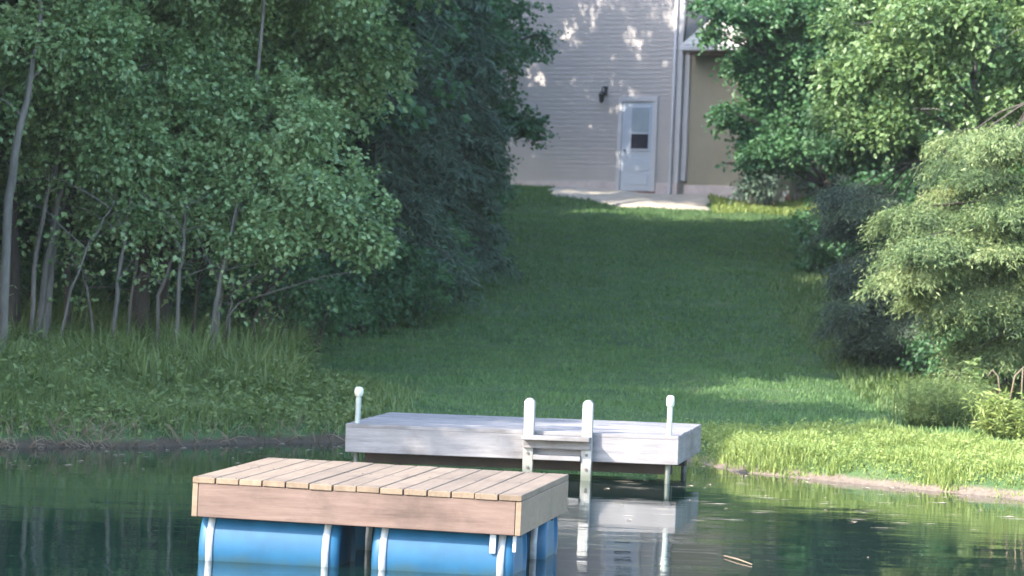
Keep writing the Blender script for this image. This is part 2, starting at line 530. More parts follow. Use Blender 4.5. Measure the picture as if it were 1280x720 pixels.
bm = bmesh.new()
for i in range(npl):
    for q in (-.32, .32):
        for y_ in (.03, RD / 2 + .02, RD - .05):
            bmesh.ops.create_cone(bm, cap_ends=True, segments=6, radius1=.0055, radius2=.0055, depth=.003, matrix=Matrix.Translation((-RW / 2 + pitch * (i + .5) + q * pitch, y_ + random.uniform(-.006, .006), .0005)))
M['steel'] = plain_mat('rusty_screw_steel', (.10, .085, .075), .5, .3, 30, metallic=.6)
tag(link('screws', bm_mesh('screws', bm), M['steel'], raft), kind='stuff')

# ------------------------------------------------------------------ fixed dock
DW, DD, DY = 3.04, 2.17, 31.04
dFL = at(432.6, 528, DY); dFR = at(847.7, 545, DY - .25)
dm = (dFL + dFR) / 2
dock = empty('dock', (.043, 31.04, .4236), (.011, -.008, -.1484))
tag(dock, 'weathered grey wooden dock at the foot of the lawn with a ladder on its front', 'dock')
npd = 16
for i in range(npd):
    w = DD / npd
    pm = box_mesh('plank', (DW, w - .007, .036), .003)
    link('plank', pm, M['grey_wood'], dock, (random.uniform(-.006, .006), w * (i + .5) - .004, -.018 + random.uniform(-.003, .002)), (random.uniform(-.012, .012), 0, 0))
dh = .225
link('front_board', box_mesh('front_board', (DW, .038, dh), .004), M['grey_wood'], dock, (0, .020, -.037 - dh / 2))
link('back_board', box_mesh('back_board', (DW, .038, dh), .004), M['grey_wood'], dock, (0, DD - .022, -.037 - dh / 2))
sbm = box_mesh('side_board', (DD - .086, .038, dh), .004)
for sx_ in (-1, 1):
    link('side_board', sbm, M['grey_wood'], dock, (sx_ * (DW / 2 - .020), DD / 2, -.037 - dh / 2), (0, 0, R(90)))
for x in np.linspace(-1.2, 1.2, 6):
    link('joist', box_mesh('joist', (.038, DD - .12, .16), .002), M['dark_wood'], dock, (float(x), DD / 2, -.13))
for y_ in (.5, 1.8):
    link('beam', box_mesh('beam', (DW - .2, .10, .16), .003), M['dark_wood'], dock, (0, y_, -.30))
for (x_, y_, top) in ((-1.435, .12, .33), (1.425, .075, .355)):
    pb = lathe_mesh('pipe_post', [(.001, -1.3), (.024, -1.3), (.025, top - .03), (.001, top - .03)], 12)
    po = link('pipe_post', pb, M['pipe'], dock, (x_, y_, 0), (0, R(1.0) if x_ < 0 else R(.6), 0))
    cap = lathe_mesh('cap', [(.030, top - .085), (.038, top - .07), (.043, top - .045), (.040, top - .02), (.028, top - .004), (.001, top)] if x_ < 0 else
                     [(.028, top - .10), (.036, top - .085), (.037, top - .05), (.034, top - .015), (.024, top), (.001, top + .002)], 14)
    link('cap', cap, M['cap'], po)
for (x_, y_) in ((-1.35, 1.9), (1.38, 2.0)):
    link('pipe_post', lathe_mesh('pipe_post', [(.001, -1.0), (.028, -1.0), (.028, -.04), (.001, -.04)], 10), M['pipe'], dock, (x_, y_, 0))
ladder = empty('ladder')
ladder.parent = dock
def post_mesh(h0, h1, w=.092, t=.075):
    bm = bmesh.new()
    c = .028
    prof = [(-w / 2, h0), (w / 2, h0), (w / 2, h1 - c), (w / 2 - c, h1), (-w / 2 + c, h1), (-w / 2, h1 - c)]
    f = [bm.verts.new((x, -t / 2, z)) for x, z in prof]; g = [bm.verts.new((x, t / 2, z)) for x, z in prof]
    bm.faces.new(f); bm.faces.new(g[::-1])
    for i in range(6): bm.faces.new((f[i], f[(i + 1) % 6], g[(i + 1) % 6], g[i]))
    bmesh.ops.bevel(bm, geom=list(bm.edges), offset=.003, segments=1, affect='EDGES')
    return bm_mesh('post', bm)
pmh = post_mesh(-.80, .292)
LX1, LX2 = .170, .700
for x in (LX1, LX2):
    link('post', pmh, M['grey_wood_v'], ladder, (x, -.042, 0))
link('step', box_mesh('step', (LX2 - LX1 + .085, .15, .038), .004), M['grey_wood'], ladder, ((LX1 + LX2) / 2 - .0, -.158, -.055))
link('step_riser', box_mesh('step_riser', (LX2 - LX1 + .08, .03, .075), .003), M['grey_wood'], ladder, ((LX1 + LX2) / 2, -.098, -.115))
link('step', box_mesh('step', (LX2 - LX1 - .10, .10, .045), .004), M['grey_wood'], ladder, ((LX1 + LX2) / 2, -.052, -.235))
link('step', box_mesh('step', (LX2 - LX1 - .10, .10, .045), .004), M['grey_wood'], ladder, ((LX1 + LX2) / 2, -.052, -.52))

bm = bmesh.new()
for x, z in ((LX1, -.10), (LX1, -.20), (LX2, -.10), (LX2, -.20), (LX1, -.33), (LX2, -.33)):
    bmesh.ops.create_cone(bm, cap_ends=True, segments=8, radius1=.014, radius2=.012, depth=.012, matrix=Matrix.Translation((x, -.085, z)) @ Matrix.Rotation(R(90), 4, 'X'))
tag(link('bolts', bm_mesh('bolts', bm), M['steel'], dock), kind='stuff')

# ------------------------------------------------------------------ house
WY = R(-40)                     # wall runs left and away at 40 degrees
HC = Vector((3.72, 79.0, 3.72))
house = empty('house', HC, (0, 0, WY))
tag(house, 'tall house with lilac grey lap siding, white back door and lower tan wing', 'house')
# local frame: x along the wall (negative = left/away), y = into the house, z up from ground
HL, HH = 9.5, 7.6
def siding(x0, x1, z0, z1, step=.105, t=.010):
    V, F = [], []
    z = z0
    while z < z1 - 1e-6:
        zt = min(z + step, z1)
        k = len(V)
        V += [(x0, -t, z), (x1, -t, z), (x1, -.001, zt), (x0, -.001, zt), (x0, 0.0, z), (x1, 0.0, z)]
        F += [(k, k + 1, k + 2, k + 3), (k + 4, k + 5, k + 1, k)]
        z = zt
    return V, F
fz = .34
DX, DWd, DH = -1.22, .92, 2.06   # door centre, slab width, height
SV, SF = [], []
for r_ in ((-HL, DX - .54, fz, HH), (DX + .54, -.12, fz, HH), (DX - .54, DX + .54, .14 + DH + .12, HH)):
    v, f = siding(*r_)
    o_ = len(SV); SV += v; SF += [tuple(i + o_ for i in q) for q in f]
sd = link('siding', np_mesh('siding', SV, SF), M['siding'], house)
tag(sd, kind='stuff')
bm = bmesh.new()
add_box(bm, (-HL / 2, 4.02, (HH + fz) / 2), (HL - .05, 8.0, HH - fz))
link('wall', bm_mesh('wall', bm), M['siding'], house)
bm = bmesh.new()
for a0, a1 in ((-HL, DX - .55), (DX + .55, -.02)):
    add_box(bm, ((a0 + a1) / 2, 4.0, fz / 2 - .3), (a1 - a0, 8.06, fz + .6))
link('foundation', bm_mesh('foundation', bm), M['found'], house)
bm = bmesh.new(); V = [(-HL - .3, -.35, HH - .05), (.3, -.35, HH - .05), (.3, 8.3, HH - .05), (-HL - .3, 8.3, HH - .05), (-HL - .3, 4, HH + 2.4), (.3, 4, HH + 2.4)]
vs = [bm.verts.new(v) for v in V]
for q in ((0, 1, 5, 4), (2, 3, 4, 5), (0, 4, 3), (1, 2, 5), (0, 3, 2, 1)): bm.faces.new([vs[i] for i in q])
link('roof', bm_mesh('roof', bm), M['roof'], house)
link('corner_board', box_mesh('corner_board', (.12, .05, HH - fz), .004), M['white'], house, (-.06, -.008, (HH + fz) / 2))
# downspout
T = Tubes(); T.add([(-.20, -.06, HH), (-.20, -.06, .55), (-.20, -.06, .12), (-.20, -.16, .03)], [.036] * 4, 8)
link('downspout', T.mesh('downspout'), M['white'], house)
# door
door = link('door', box_mesh('door', (DWd, .045, DH), .004), M['door'], house, (DX, -.012, .14 + DH / 2))
fr = bmesh.new()
add_box(fr, (DX - .515, -.03, .14 + DH / 2 + .0), (.11, .06, DH + .02))
add_box(fr, (DX + .515, -.03, .14 + DH / 2 + .0), (.11, .06, DH + .02))
add_box(fr, (DX, -.03, .14 + DH + .07), (1.14, .064, .11))
link('door_frame', bm_mesh('door_frame', fr), M['white'], house)
link('door_sill', box_mesh('door_sill', (1.14, .12, .04), .004), M['brown'], house, (DX, -.045, .115))
link('brick_step', box_mesh('brick_step', (1.10, .30, .16), .01), M['brown'], house, (DX, -.12, .012))
wx, wz = .085, .41
link('window_frame', box_mesh('window_frame', (.60, .02, 1.04), .006), M['door'], door, (wx, -.030, wz))
link('pane', box_mesh('pane', (.50, .008, .58), .001), M['blind'], door, (wx, -.043, wz + .20))
link('pane', box_mesh('pane', (.50, .008, .34), .001), M['glass'], door, (wx, -.043, wz - .29))
link('window_bar', box_mesh('window_bar', (.50, .012, .03), .002), M['door'], door, (wx, -.044, wz - .105))
for pz in (-.46, -.78):
    link('door_panel', box_mesh('door_panel', (.60, .010, .22), .004), M['door'], door, (wx - .03, -.026, pz))
T = Tubes(); T.add([(-.36, -.02, -.10), (-.36, -.07, -.10), (-.30, -.075, -.10)], [.014, .014, .012], 6)
link('handle', T.mesh('handle'), M['black'], door)
# wall lantern
lan = at(758, 124, 80.6)
lx = -2.22
lt = empty('wall_lantern'); lt.parent = house; lt.location = (lx, -.02, 2.36)
link('back_plate', box_mesh('back_plate', (.10, .03, .22), .008), M['black'], lt, (0, 0, .10))
T = Tubes(); T.add([(0, -.01, .12), (0, -.08, .20), (.02, -.16, .18), (.02, -.17, .08)], [.014] * 4, 6); link('arm', T.mesh('arm'), M['black'], lt)
link('lantern_body', lathe_mesh('lantern_body', [(.001, -.20), (.03, -.19), (.055, -.16), (.075, .0), (.085, .02), (.03, .08), (.001, .10)], 6), M['black'], lt, (.02, -.17, 0))
# tan wing to the right, set back
WH = 3.42
bm = bmesh.new(); add_box(bm, (1.18, .14 + 3, WH / 2 + .0), (2.36, 6.0, WH + .6), 0)
link('wing_wall', bm_mesh('wing_wall', bm), M['tan'], house)
link('wing_foundation', box_mesh('wing_foundation', (2.26, .08, .34), .006), M['found'], house, (1.24, .10, .13))
link('wing_corner_board', box_mesh('wing_corner_board', (.14, .05, WH - .4), .004), M['white'], house, (.06, .10, WH / 2 + .2))
link('gutter', box_mesh('gutter', (2.5, .12, .13), .02), M['white'], house, (1.48, -.42, WH - .02))
link('wing_fascia', box_mesh('wing_fascia', (2.5, .03, .19), .003), M['brown'], house, (1.48, -.34, WH - .02))
link('soffit', box_mesh('soffit', (2.5, .46, .02), .002), M['brown'], house, (1.48, -.10, WH - .13))
# shingle courses, each a row of its own
for i in range(26):
    y0 = -.40 + i * .17; z0 = WH + .06 + i * .17 * .62
    link('shingle_row', box_mesh('shingle_row', (2.5, .215, .016), .002) if i == 0 else bpy.data.meshes['shingle_row'], M['roof'], house, (1.48, y0 + .08, z0 + .055), (math.atan(.62) - .05, 0, 0))
bm = bmesh.new(); V = [(.23, -.36, WH + .02), (2.70, -.36, WH + .02), (2.70, 4.2, WH + .02 + 4.56 * .62), (.23, 4.2, WH + .02 + 4.56 * .62), (.23, 8, WH), (2.70, 8, WH)]
vs = [bm.verts.new(v) for v in V]
for q in ((0, 1, 2, 3), (3, 2, 5, 4), (0, 3, 4), (1, 5, 2)): bm.faces.new([vs[i] for i in q])
link('wing_roof', bm_mesh('wing_roof', bm), M['roof'], house)
T = Tubes(); T.add([(.12, -.05, HH), (.12, -.05, 5.0), (.10, -.08, 4.0), (.06, -.1, 3.5)], [.02] * 4, 6)
link('cable', T.mesh('cable'), M['black'], house)

# patio slab in the sun in front of the door
M['patio'] = plain_mat('sandy_patio', (.32, .27, .20), .95, .25, 2.5, bumps=.6, c2=(.36, .31, .25))
def patio_edge(P):
    """positive inside the patio"""
    w = .16 * wnoise(np.c_[P, P[:, :1] * 0], .5, 41)
    front = P[:, 1] - (76.75 + np.clip(2.6 - P[:, 0], 0, 4) * .75) + w
    left = (P[:, 0] - .7) + w; right = 4.45 - P[:, 0] + w
    return np.minimum(np.minimum(front, left), right)
gx, gy = np.meshgrid(np.linspace(-1.6, 4.8, 64), np.linspace(76, 83, 70))
PP = np.c_[gx.ravel(), gy.ravel()]
e = patio_edge(PP)
zz = ground_z(PP) + np.clip(e * .5, -.08, .035)
idx = np.arange(len(PP)).reshape(gx.shape)
F = np.c_[idx[:-1, :-1].ravel(), idx[:-1, 1:].ravel(), idx[1:, 1:].ravel(), idx[1:, :-1].ravel()]
F = F[(e[F] > -.12).all(1)]
tag(link('patio', np_mesh('patio', np.c_[PP, zz], F, smooth=True), M['patio']), kind='structure')

# garden statues
st = empty('garden_statue', (5.95, 78.2, gz(5.95, 78.2)))
st.scale = (1.15,) * 3; tag(st, 'small white garden figurine standing in the sunlit grass right of the patio', 'statue')
link('body', lathe_mesh('body', [(.001, -.05), (.16, -.05), (.165, .06), (.13, .14), (.105, .22), (.08, .27), (.05, .30), (.001, .31)], 14), M['statue'], st)
link('head', lathe_mesh('head', [(.001, .27), (.05, .28), (.085, .34), (.085, .39), (.06, .44), (.03, .49), (.001, .53)], 14), M['statue'], st, (.02, 0, 0))
T = Tubes(); T.add([(-.08, -.02, .24), (-.16, -.10, .14), (-.20, -.16, .08)], [.04, .04, .03], 6); T.add([(.08, -.02, .24), (.13, -.12, .16), (.08, -.17, .12)], [.04, .04, .03], 6)
link('arms', T.mesh('arms'), M['statue'], st)
s2 = empty('garden_statue', (st.location.x + .21, 78.25, gz(st.location.x + .21, 78.25)))
tag(s2, 'tiny reddish brown figurine close beside the white one', 'statue')
link('body', lathe_mesh('body', [(.001, -.05), (.09, -.05), (.09, .08), (.06, .18), (.03, .22), (.001, .225)], 12), M['statue_red'], s2)
link('head', lathe_mesh('head', [(.001, .19), (.045, .21), (.055, .25), (.04, .29), (.001, .31)], 12), M['statue'], s2)

# ------------------------------------------------------------------ foliage machinery
def unit(v): return v / (np.linalg.norm(v, axis=1, keepdims=True) + 1e-9)

def leaves_from_sprays(base, dirn, length, k, ll, lw, r, droop=.3, spread=.5, jit=.35, up=.7):
    """k leaves per spray; returns V, F, tint arrays of rhombic folded leaves"""
    n = len(base)
    t = np.tile((np.arange(k) + .5) / k, n)[:, None]
    B = np.repeat(base, k, 0); Dn = np.repeat(dirn, k, 0); L = np.repeat(length, k)[:, None]
    side = unit(np.cross(Dn, np.array([0, 0, 1.0]) + r.normal(0, .2, (n * k, 3))))
    sg = np.where(np.arange(n * k) % 2 == 0, 1.0, -1.0)[:, None]
    P = B + Dn * L * t + r.normal(0, 1, (n * k, 3)) * L * .12 + side * sg * L * .12
    P[:, 2] -= (droop * L * t * t)[:, 0]
    ax = unit(Dn * (1 - spread) + side * sg * spread + r.normal(0, jit, (n * k, 3)) + np.array([0, 0, -.25]))
    nm = unit(np.array([0, 0, up]) + r.normal(0, .55, (n * k, 3)))
    w = unit(np.cross(ax, nm)); nm = np.cross(w, ax)
    s = (.65 + .7 * r.random(n * k))[:, None]
    l, ww = ll * s, lw * s
    v0 = P; v1 = P + ax * l * .45 + w * ww * .5 + nm * ww * .12; v2 = P + ax * l - nm * l * .1; v3 = P + ax * l * .45 - w * ww * .5 + nm * ww * .12
    V = np.stack([v0, v1, v2, v3], 1).reshape(-1, 3)
    F = np.arange(len(V)).reshape(-1, 4)
    tint = np.clip(np.repeat(r.normal(.5, .16, n), k) + r.normal(0, .16, n * k), 0, 1)
    return V, F, tint

def lobe_sprays(lobes, per_area, r, seed, shell=.35, gap=-.25, freq=.9, down=.15):
    Bs, Ds = [], []
    for c, rad in lobes:
        rad = np.array(rad, float)
        area = 4 * math.pi * ((rad[0] * rad[1]) ** 1.6 / 3 + (rad[0] * rad[2]) ** 1.6 / 3 + (rad[1] * rad[2]) ** 1.6 / 3) ** (1 / 1.6)
        n = max(6, int(per_area * area))
        d = unit(r.normal(size=(n, 3)))
        q = r.random(n) ** shell
        wob = 1 + .28 * wnoise(d * 1.7 + np.array(c), .55, seed)
        p = np.array(c) + d * rad * (q * wob)[:, None]
        keep = wnoise(p, freq, seed + 5) > gap
        p, d = p[keep], d[keep]
        dr = unit(d * rad / rad.max() * .9 + r.normal(0, .45, p.shape) + np.array([0, 0, -down]))
        Bs.append(p); Ds.append(dr)
    return np.concatenate(Bs), np.concatenate(Ds)

def limb_path(a, b_, sag, n=5, jit=.12):
    a, b_ = Vector(a), Vector(b_)
    L = (b_ - a).length
    out = []
    for i in range(n + 1):
        t = i / n
        p = a.lerp(b_, t)
        p.z += sag * L * (t * (1 - t)) * 2
        if 0 < i < n: p += Vector((random.uniform(-jit, jit), random.uniform(-jit, jit), random.uniform(-jit, jit))) * L * .25
        out.append(p)
    return out

def build_tree(name, label, cat, base, trunk_pts, trunk_r, lobes, mat, bark, leaf=(.06, .045), spray=(.22, 8), per=90, seed=1,
               group=None, gap=-.25, droop=.3, freq=.9, extra=None, limbs=True, twig=True, shell=.35, up=.7, twigs_n=40):
    """all coordinates are local to base"""
    r = np.random.default_rng(seed); random.seed(seed)
    root = empty(name, base); tag(root, label, cat, group)
    T = Tubes(); n = len(trunk_pts)
    pts = [Vector(p) for p in trunk_pts]
    # refine trunk
    fine, fr_ = [], []
    for i in range(n - 1):
        for k in range(3):
            t = k / 3
            p = pts[i].lerp(pts[i + 1], t) + Vector((random.uniform(-1, 1), random.uniform(-1, 1), 0)) * trunk_r[0] * .22
            fine.append(p); fr_.append(trunk_r[i] * (1 - t) + trunk_r[i + 1] * t)
    fine.append(pts[-1]); fr_.append(trunk_r[-1])
    fr_[0] *= 1.35
    T.add(fine, fr_, 8, .12)
    link('trunk', T.mesh('trunk'), bark, root)
    Bs, Ds = lobe_sprays([(np.array(c), q) for c, q in lobes], per, r, seed, shell, gap, freq)
    V, F, ti = leaves_from_sprays(Bs, Ds, spray[0] * (.6 + .8 * r.random(len(Bs))), spray[1], leaf[0], leaf[1], r, droop, up=up)
    if extra is not None:
        V2, F2, t2 = extra
        F = np.concatenate([F, F2 + len(V)]); V = np.concatenate([V, V2]); ti = np.concatenate([ti, t2])
    link('crown', np_mesh('crown', V, F, False, ti), mat, root)
    if limbs:
        for c, q in lobes:
            c = Vector(c)
            zz = max(pts[0].z + (pts[-1].z - pts[0].z) * .12, c.z - (Vector((c.x, c.y, 0)) - Vector((pts[0].x, pts[0].y, 0))).length * .45)
            j = min(range(len(fine)), key=lambda i: abs(fine[i].z - zz))
            a_ = fine[j]; ra = min(fr_[j] * .55, .05)
            path = limb_path(a_, c + Vector((0, 0, q[2] * .2)), .12)
            L = Tubes(); L.add(path, [ra * (1 - .8 * i / 5) for i in range(6)], 6)
            if twig:
                for k in range(5):
                    s_ = path[random.randint(2, 5)]
                    e = c + Vector(((random.random() - .5) * 1.7 * q[0], (random.random() - .5) * 1.7 * q[1], (random.random() - .5) * 1.6 * q[2]))
                    L.add(limb_path(s_, e, .08, 4), [ra * .35, ra * .28, ra * .2, ra * .13, ra * .07], 5)
            link('limb', L.mesh('limb'), bark, root)
    return root

def copy_tree(o, loc, rz, sc=1.0, label=None, group=None):
    r_ = o.copy(); col.objects.link(r_)
    r_.location = loc; r_.rotation_euler = (0, 0, rz); r_.scale = (sc, sc, sc)
    if label: r_["label"] = label
    if group: r_["group"] = group
    for ch in o.children:
        c = ch.copy(); col.objects.link(c); c.parent = r_
    return r_

def px_tree(name, label, bpx, D, trunk_px, trunk_r, lobes_px, mat, bark, upper=None, **kw):
    """trunk and lobes given by where they stand: (px, py, depth offset, rx_px, ry_px, [depth radius m])"""
    b0 = at(bpx, 400, D); base = Vector((b0.x, D, gz(b0.x, D)))
    tp = [Vector((0, 0, -.15))]
    for q in trunk_px:
        p = at(q[0], q[1], D + (q[2] if len(q) > 2 else 0)); tp.append(p - base)
    lobes = []
    for q in lobes_px:
        d = D + q[2]; c = at(q[0], q[1], d) - base
        rx, rz_ = q[3] * d / FPX, q[4] * d / FPX
        lobes.append((tuple(c), (rx, q[5] if len(q) > 5 else rx * .9, rz_)))
    if upper:
        lobes += upper
        top = max(c[2] for c, q in upper)
        cx_ = sum(c[0] for c, q in upper) / len(upper); cy_ = sum(c[1] for c, q in upper) / len(upper)
        tp.append(Vector((cx_, cy_, top)))
    rr = list(np.linspace(trunk_r, trunk_r * .3, len(tp)))
    return build_tree(name, label, cat='tree', base=base, trunk_pts=tp, trunk_r=rr, lobes=lobes, mat=mat, bark=bark, **kw)

def ball_lobes(cx, cy, z0, z1, rad, n, seed, rl=.9):
    rr = random.Random(seed); out = []
    for i in range(n):
        t = (i + .5) / n
        z = z0 + (z1 - z0) * t
        a_ = i * 2.4 + rr.random()
        rad_ = rad * math.sin(math.pi * (.15 + .8 * t)) * (.45 + .4 * rr.random())
        s = rl * (.75 + .5 * rr.random())
        out.append(((cx + rad_ * math.cos(a_), cy + rad_ * math.sin(a_), z), (s, s, s * .75)))
    return out

# ------------------------------------------------------------------ trees on the left bank
A_ = dict(leaf=(.066, .052), spray=(.20, 8), per=210, gap=-.22, freq=1.1)
px_tree('aspen_tree', 'pale grey leaning aspen trunk at the far left edge with leaves round its top', 2, 38.2,
        [(12, 250), (24, 170), (38, 100), (52, 30)], .062,
        [(20, 60, .3, 60, 40), (95, 25, .5, 70, 45), (-20, 120, .4, 45, 35), (120, 60, .2, 50, 40)],
        M['leaf_aspen'], M['bark_pale'], upper=ball_lobes(.2, .5, 4.8, 8.5, 1.3, 6, 3, 1.1), seed=11, **A_)
px_tree('aspen_tree', 'slender brown trunk leaning right behind the pale one, under silvery leaves', 52, 40.4,
        [(72, 262), (88, 190), (100, 110)], .072,
        [(110, 130, -.4, 75, 55), (70, 185, 0, 50, 30), (190, 90, -.2, 80, 55), (150, 190, -.5, 75, 45), (60, 60, .6, 60, 60)],
        M['leaf_aspen'], M['bark_grey'], upper=ball_lobes(.6, .3, 4.8, 9, 1.5, 7, 5, 1.15), seed=12, **A_)
px_tree('broadleaf_tree', 'thick dark trunk in the middle of the left wood with low leafy boughs', 178, 41.6,
        [(180, 320), (182, 220), (200, 100)], .125,
        [(230, 225, -1.0, 80, 50), (180, 262, -1.2, 75, 32), (260, 150, -.6, 95, 60), (300, 258, -1.2, 65, 40), (230, 40, 0, 100, 60), (330, 210, -1.0, 75, 55)],
        M['leaf_aspen'], M['bark'], upper=ball_lobes(.5, .5, 5.0, 9.5, 1.7, 8, 6, 1.2), seed=13, **A_)
px_tree('broadleaf_tree', 'leafy tree whose low bough reaches out right over the lawn edge', 268, 40.6,
        [(278, 320), (290, 230), (320, 120)], .045,
        [(360, 255, -.6, 85, 45), (430, 272, -.6, 62, 34), (400, 225, -.4, 60, 30), (330, 290, -.8, 60, 26), (340, 150, -.2, 80, 50), (455, 300, -.6, 34, 16)],
        M['leaf_aspen'], M['bark_grey'], upper=ball_lobes(.6, .5, 5.0, 8.0, 1.4, 6, 7, 1.1), seed=14, **A_)
px_tree('broadleaf_tree', 'mid green tree behind the low bough with foliage reaching the top of the picture', 330, 45.0,
        [(345, 300, .8), (360, 180, 1.0), (380, 60, 1.2)], .09,
        [(380, 110, 0, 85, 60), (440, 60, 0, 60, 55), (455, 118, -.3, 42, 26), (330, 50, .3, 90, 60), (400, 12, 0, 80, 40), (310, 130, 0, 70, 60), (300, 10, 0, 90, 40)],
        M['leaf_aspen'], M['bark_grey'], upper=ball_lobes(1.0, .5, 5.3, 10, 1.8, 8, 8, 1.25), seed=15, leaf=(.085, .065), spray=(.24, 8), per=130, gap=-.3, freq=.7)
# saplings and bare stems at the front of the wood: (base px, base D, points, radius, label)
STEMS = [((38, 40.0), [(44, 340), (55, 262), (66, 225)], .030, 'bark_grey', 'thin double stem right behind the pale leaning trunk, its left stem'),
         ((44, 40.2), [(58, 330), (74, 250), (82, 215)], .042, 'bark_pale', 'thicker of two slim stems leaning right near the left edge'),
         ((84, 41.2), [(85, 330), (87, 262), (86, 200)], .048, 'bark', 'upright dark stem just right of the leaning pair'),
         ((70, 39.6), [(90, 360), (108, 312), (124, 285)], .018, 'bark_pale', 'thin pale stick leaning far right below the canopy'),
         ((142, 39.8), [(146, 370), (153, 320), (158, 285)], .026, 'bark_pale', 'slim pale sapling between the leaning stick and the thick trunk'),
         ((160, 40.6), [(163, 370), (172, 318), (180, 290)], .020, 'bark_grey', 'thin grey sapling close on the left of the thick trunk'),
         ((196, 40.4), [(198, 370), (212, 330), (226, 300)], .024, 'bark_grey', 'thin sapling close on the right of the thick trunk, leaning right'),
         ((219, 39.9), [(222, 360), (228, 325), (230, 290)], .028, 'bark_pale', 'pale sapling standing alone right of the thick trunk'),
         ((240, 41.6), [(244, 380), (251, 340), (258, 300)], .022, 'bark', 'dark sapling behind the pale ones right of the thick trunk'),
         ((265, 39.7), [(270, 380), (277, 340), (286, 300)], .030, 'bark_pale', 'bright pale sapling leaning right, rightmost of the tall stems'),
         ((285, 40.0), [(287, 400), (290, 370), (291, 350)], .014, 'bark_pale', 'short thin stick right of the bright pale sapling'),
         ((125, 40.6), [(110, 370), (103, 340), (96, 320)], .018, 'bark_grey', 'thin stick leaning left in front of the dark wood'),
         ((18, 41.4), [(18, 360), (16, 300), (18, 240)], .085, 'bark', 'broad dark trunk in shade just right of the pale leaning aspen'),
         ((205, 42.6), [(206, 370), (207, 300), (206, 240)], .075, 'bark', 'shaded trunk directly behind the sapling right of the thick trunk'),
         ((318, 41.6), [(318, 400), (330, 370), (352, 345)], .022, 'bark', 'dark crooked sapling under the low bough')]
for (bp, D), pts_, rad, mt, lab in STEMS:
    b0 = at(bp, 415, D); base = Vector((b0.x, D, gz(b0.x, D)))
    r_ = empty('sapling', base); tag(r_, lab, 'tree', 'saplings at the front of the left wood')
    P = [Vector((0, 0, -.1))] + [at(x, y, D) - base for x, y in pts_]
    P.append(P[-1] + (P[-1] - P[-2]) * 1.3)
    fine = []; 
    for i in range(len(P) - 1):
        for k in range(3): fine.append(P[i].lerp(P[i + 1], k / 3) + Vector((random.uniform(-1, 1), random.uniform(-1, 1), 0)) * .018)
    fine.append(P[-1])
    T = Tubes(); T.add(fine, list(np.linspace(rad * 1.1, rad * .55, len(fine))), 7, .15)
    link('trunk', T.mesh('trunk'), M[mt], r_)
    T = Tubes()
    for k in range(7):
        s_ = fine[random.randint(4, len(fine) - 1)]
        T.add(limb_path(s_, s_ + Vector((random.uniform(-.7, .7), random.uniform(-.4, .3), random.uniform(-.1, .6))), .1, 4), [.009, .008, .006, .005, .003], 4)
    tag(link('twigs', T.mesh('twigs'), M[mt], r_), kind='stuff')
    rr = np.random.default_rng(int(bp) + 3)
    nS = 26
    Bs = np.array([tuple(fine[rr.integers(5, len(fine))] + Vector((rr.normal() * .28, rr.normal() * .25, rr.normal() * .25))) for _ in range(nS)])
    Ds = unit(rr.normal(size=(nS, 3)) + np.array([0, -.3, 0]))
    V, F, ti = leaves_from_sprays(Bs, Ds, np.full(nS, .2), 5, .07, .055, rr)
    link('leaves', np_mesh('leaves', V, F, False, ti), M['leaf_aspen'], r_)

# dark conifer between the near wood and the maple
def conifer(name, label, base, H, Rb, z0, mat, bark, seed, n_tier=26, per=26, ll=.16, lw=.03, group=None, fall=.35, k=10):
    r = np.random.default_rng(seed); random.seed(seed)
    root = empty(name, base); tag(root, label, 'tree', group)
    T = Tubes(); T.add([(0, 0, -.2), (.02, 0, H * .3), (0, .02, H * .6), (0, 0, H)], [.16, .13, .08, .02], 8, .1); link('trunk', T.mesh('trunk'), bark, root)
    Bs, Ds = [], []
    BT = Tubes()
    for i in range(n_tier):
        z = z0 + (H - z0) * (i / n_tier) ** 1.05
        rad = Rb * (1 - (z - z0) / (H - z0)) ** .8 + .15
        nb = 7
        for j in range(nb):
            a_ = j * 6.283 / nb + i * 1.1 + r.normal() * .25
            L = rad * (.75 + .4 * r.random())
            d = np.array([math.cos(a_), math.sin(a_), 0])
            tip = d * L + np.array([0, 0, z - L * fall])
            BT.add([(0, 0, z), tuple(d * L * .5 + np.array([0, 0, z - L * fall * .25])), tuple(tip)], [.022, .015, .006], 4)
            m = max(4, int(per * L))
            t = r.random(m) ** .7
            p = d * (t * L)[:, None]; p[:, 2] = z - L * fall * t ** 1.6
            sd_ = np.array([-d[1], d[0], 0]); p += sd_ * (r.normal(0, .16, m) * L * .6 * (1.1 - t))[:, None]
            p[:, 2] -= np.abs(r.normal(0, .10, m))
            dd = unit(d + sd_ * r.normal(0, .6, m)[:, None] + np.array([0, 0, -.45]))
            Bs.append(p); Ds.append(dd)
    Bs, Ds = np.concatenate(Bs), np.concatenate(Ds)
    V, F, ti = leaves_from_sprays(Bs, Ds, .22 + .2 * r.random(len(Bs)), k, ll, lw, r, .3, .55, .3)
    tag(link('branches', BT.mesh('branches'), bark, root), kind='stuff')
    link('crown', np_mesh('crown', V, F, False, ti), mat, root)
    return root
p = at(462, 380, 50.5)
spruce = conifer('spruce_tree', 'dark blue grey conifer standing between the leafy wood and the maple by the house', Vector((p.x, 50.5, gz(p.x, 50.5))), 12.5, 1.2, 1.0, M['needle_dark'], M['bark'], 21)
p = at(520, 330, 55)
copy_tree(spruce, Vector((p.x - .1, 56, gz(p.x, 56))), 1.3, 1.05, 'second dark conifer, half hidden behind the maple left of the house')

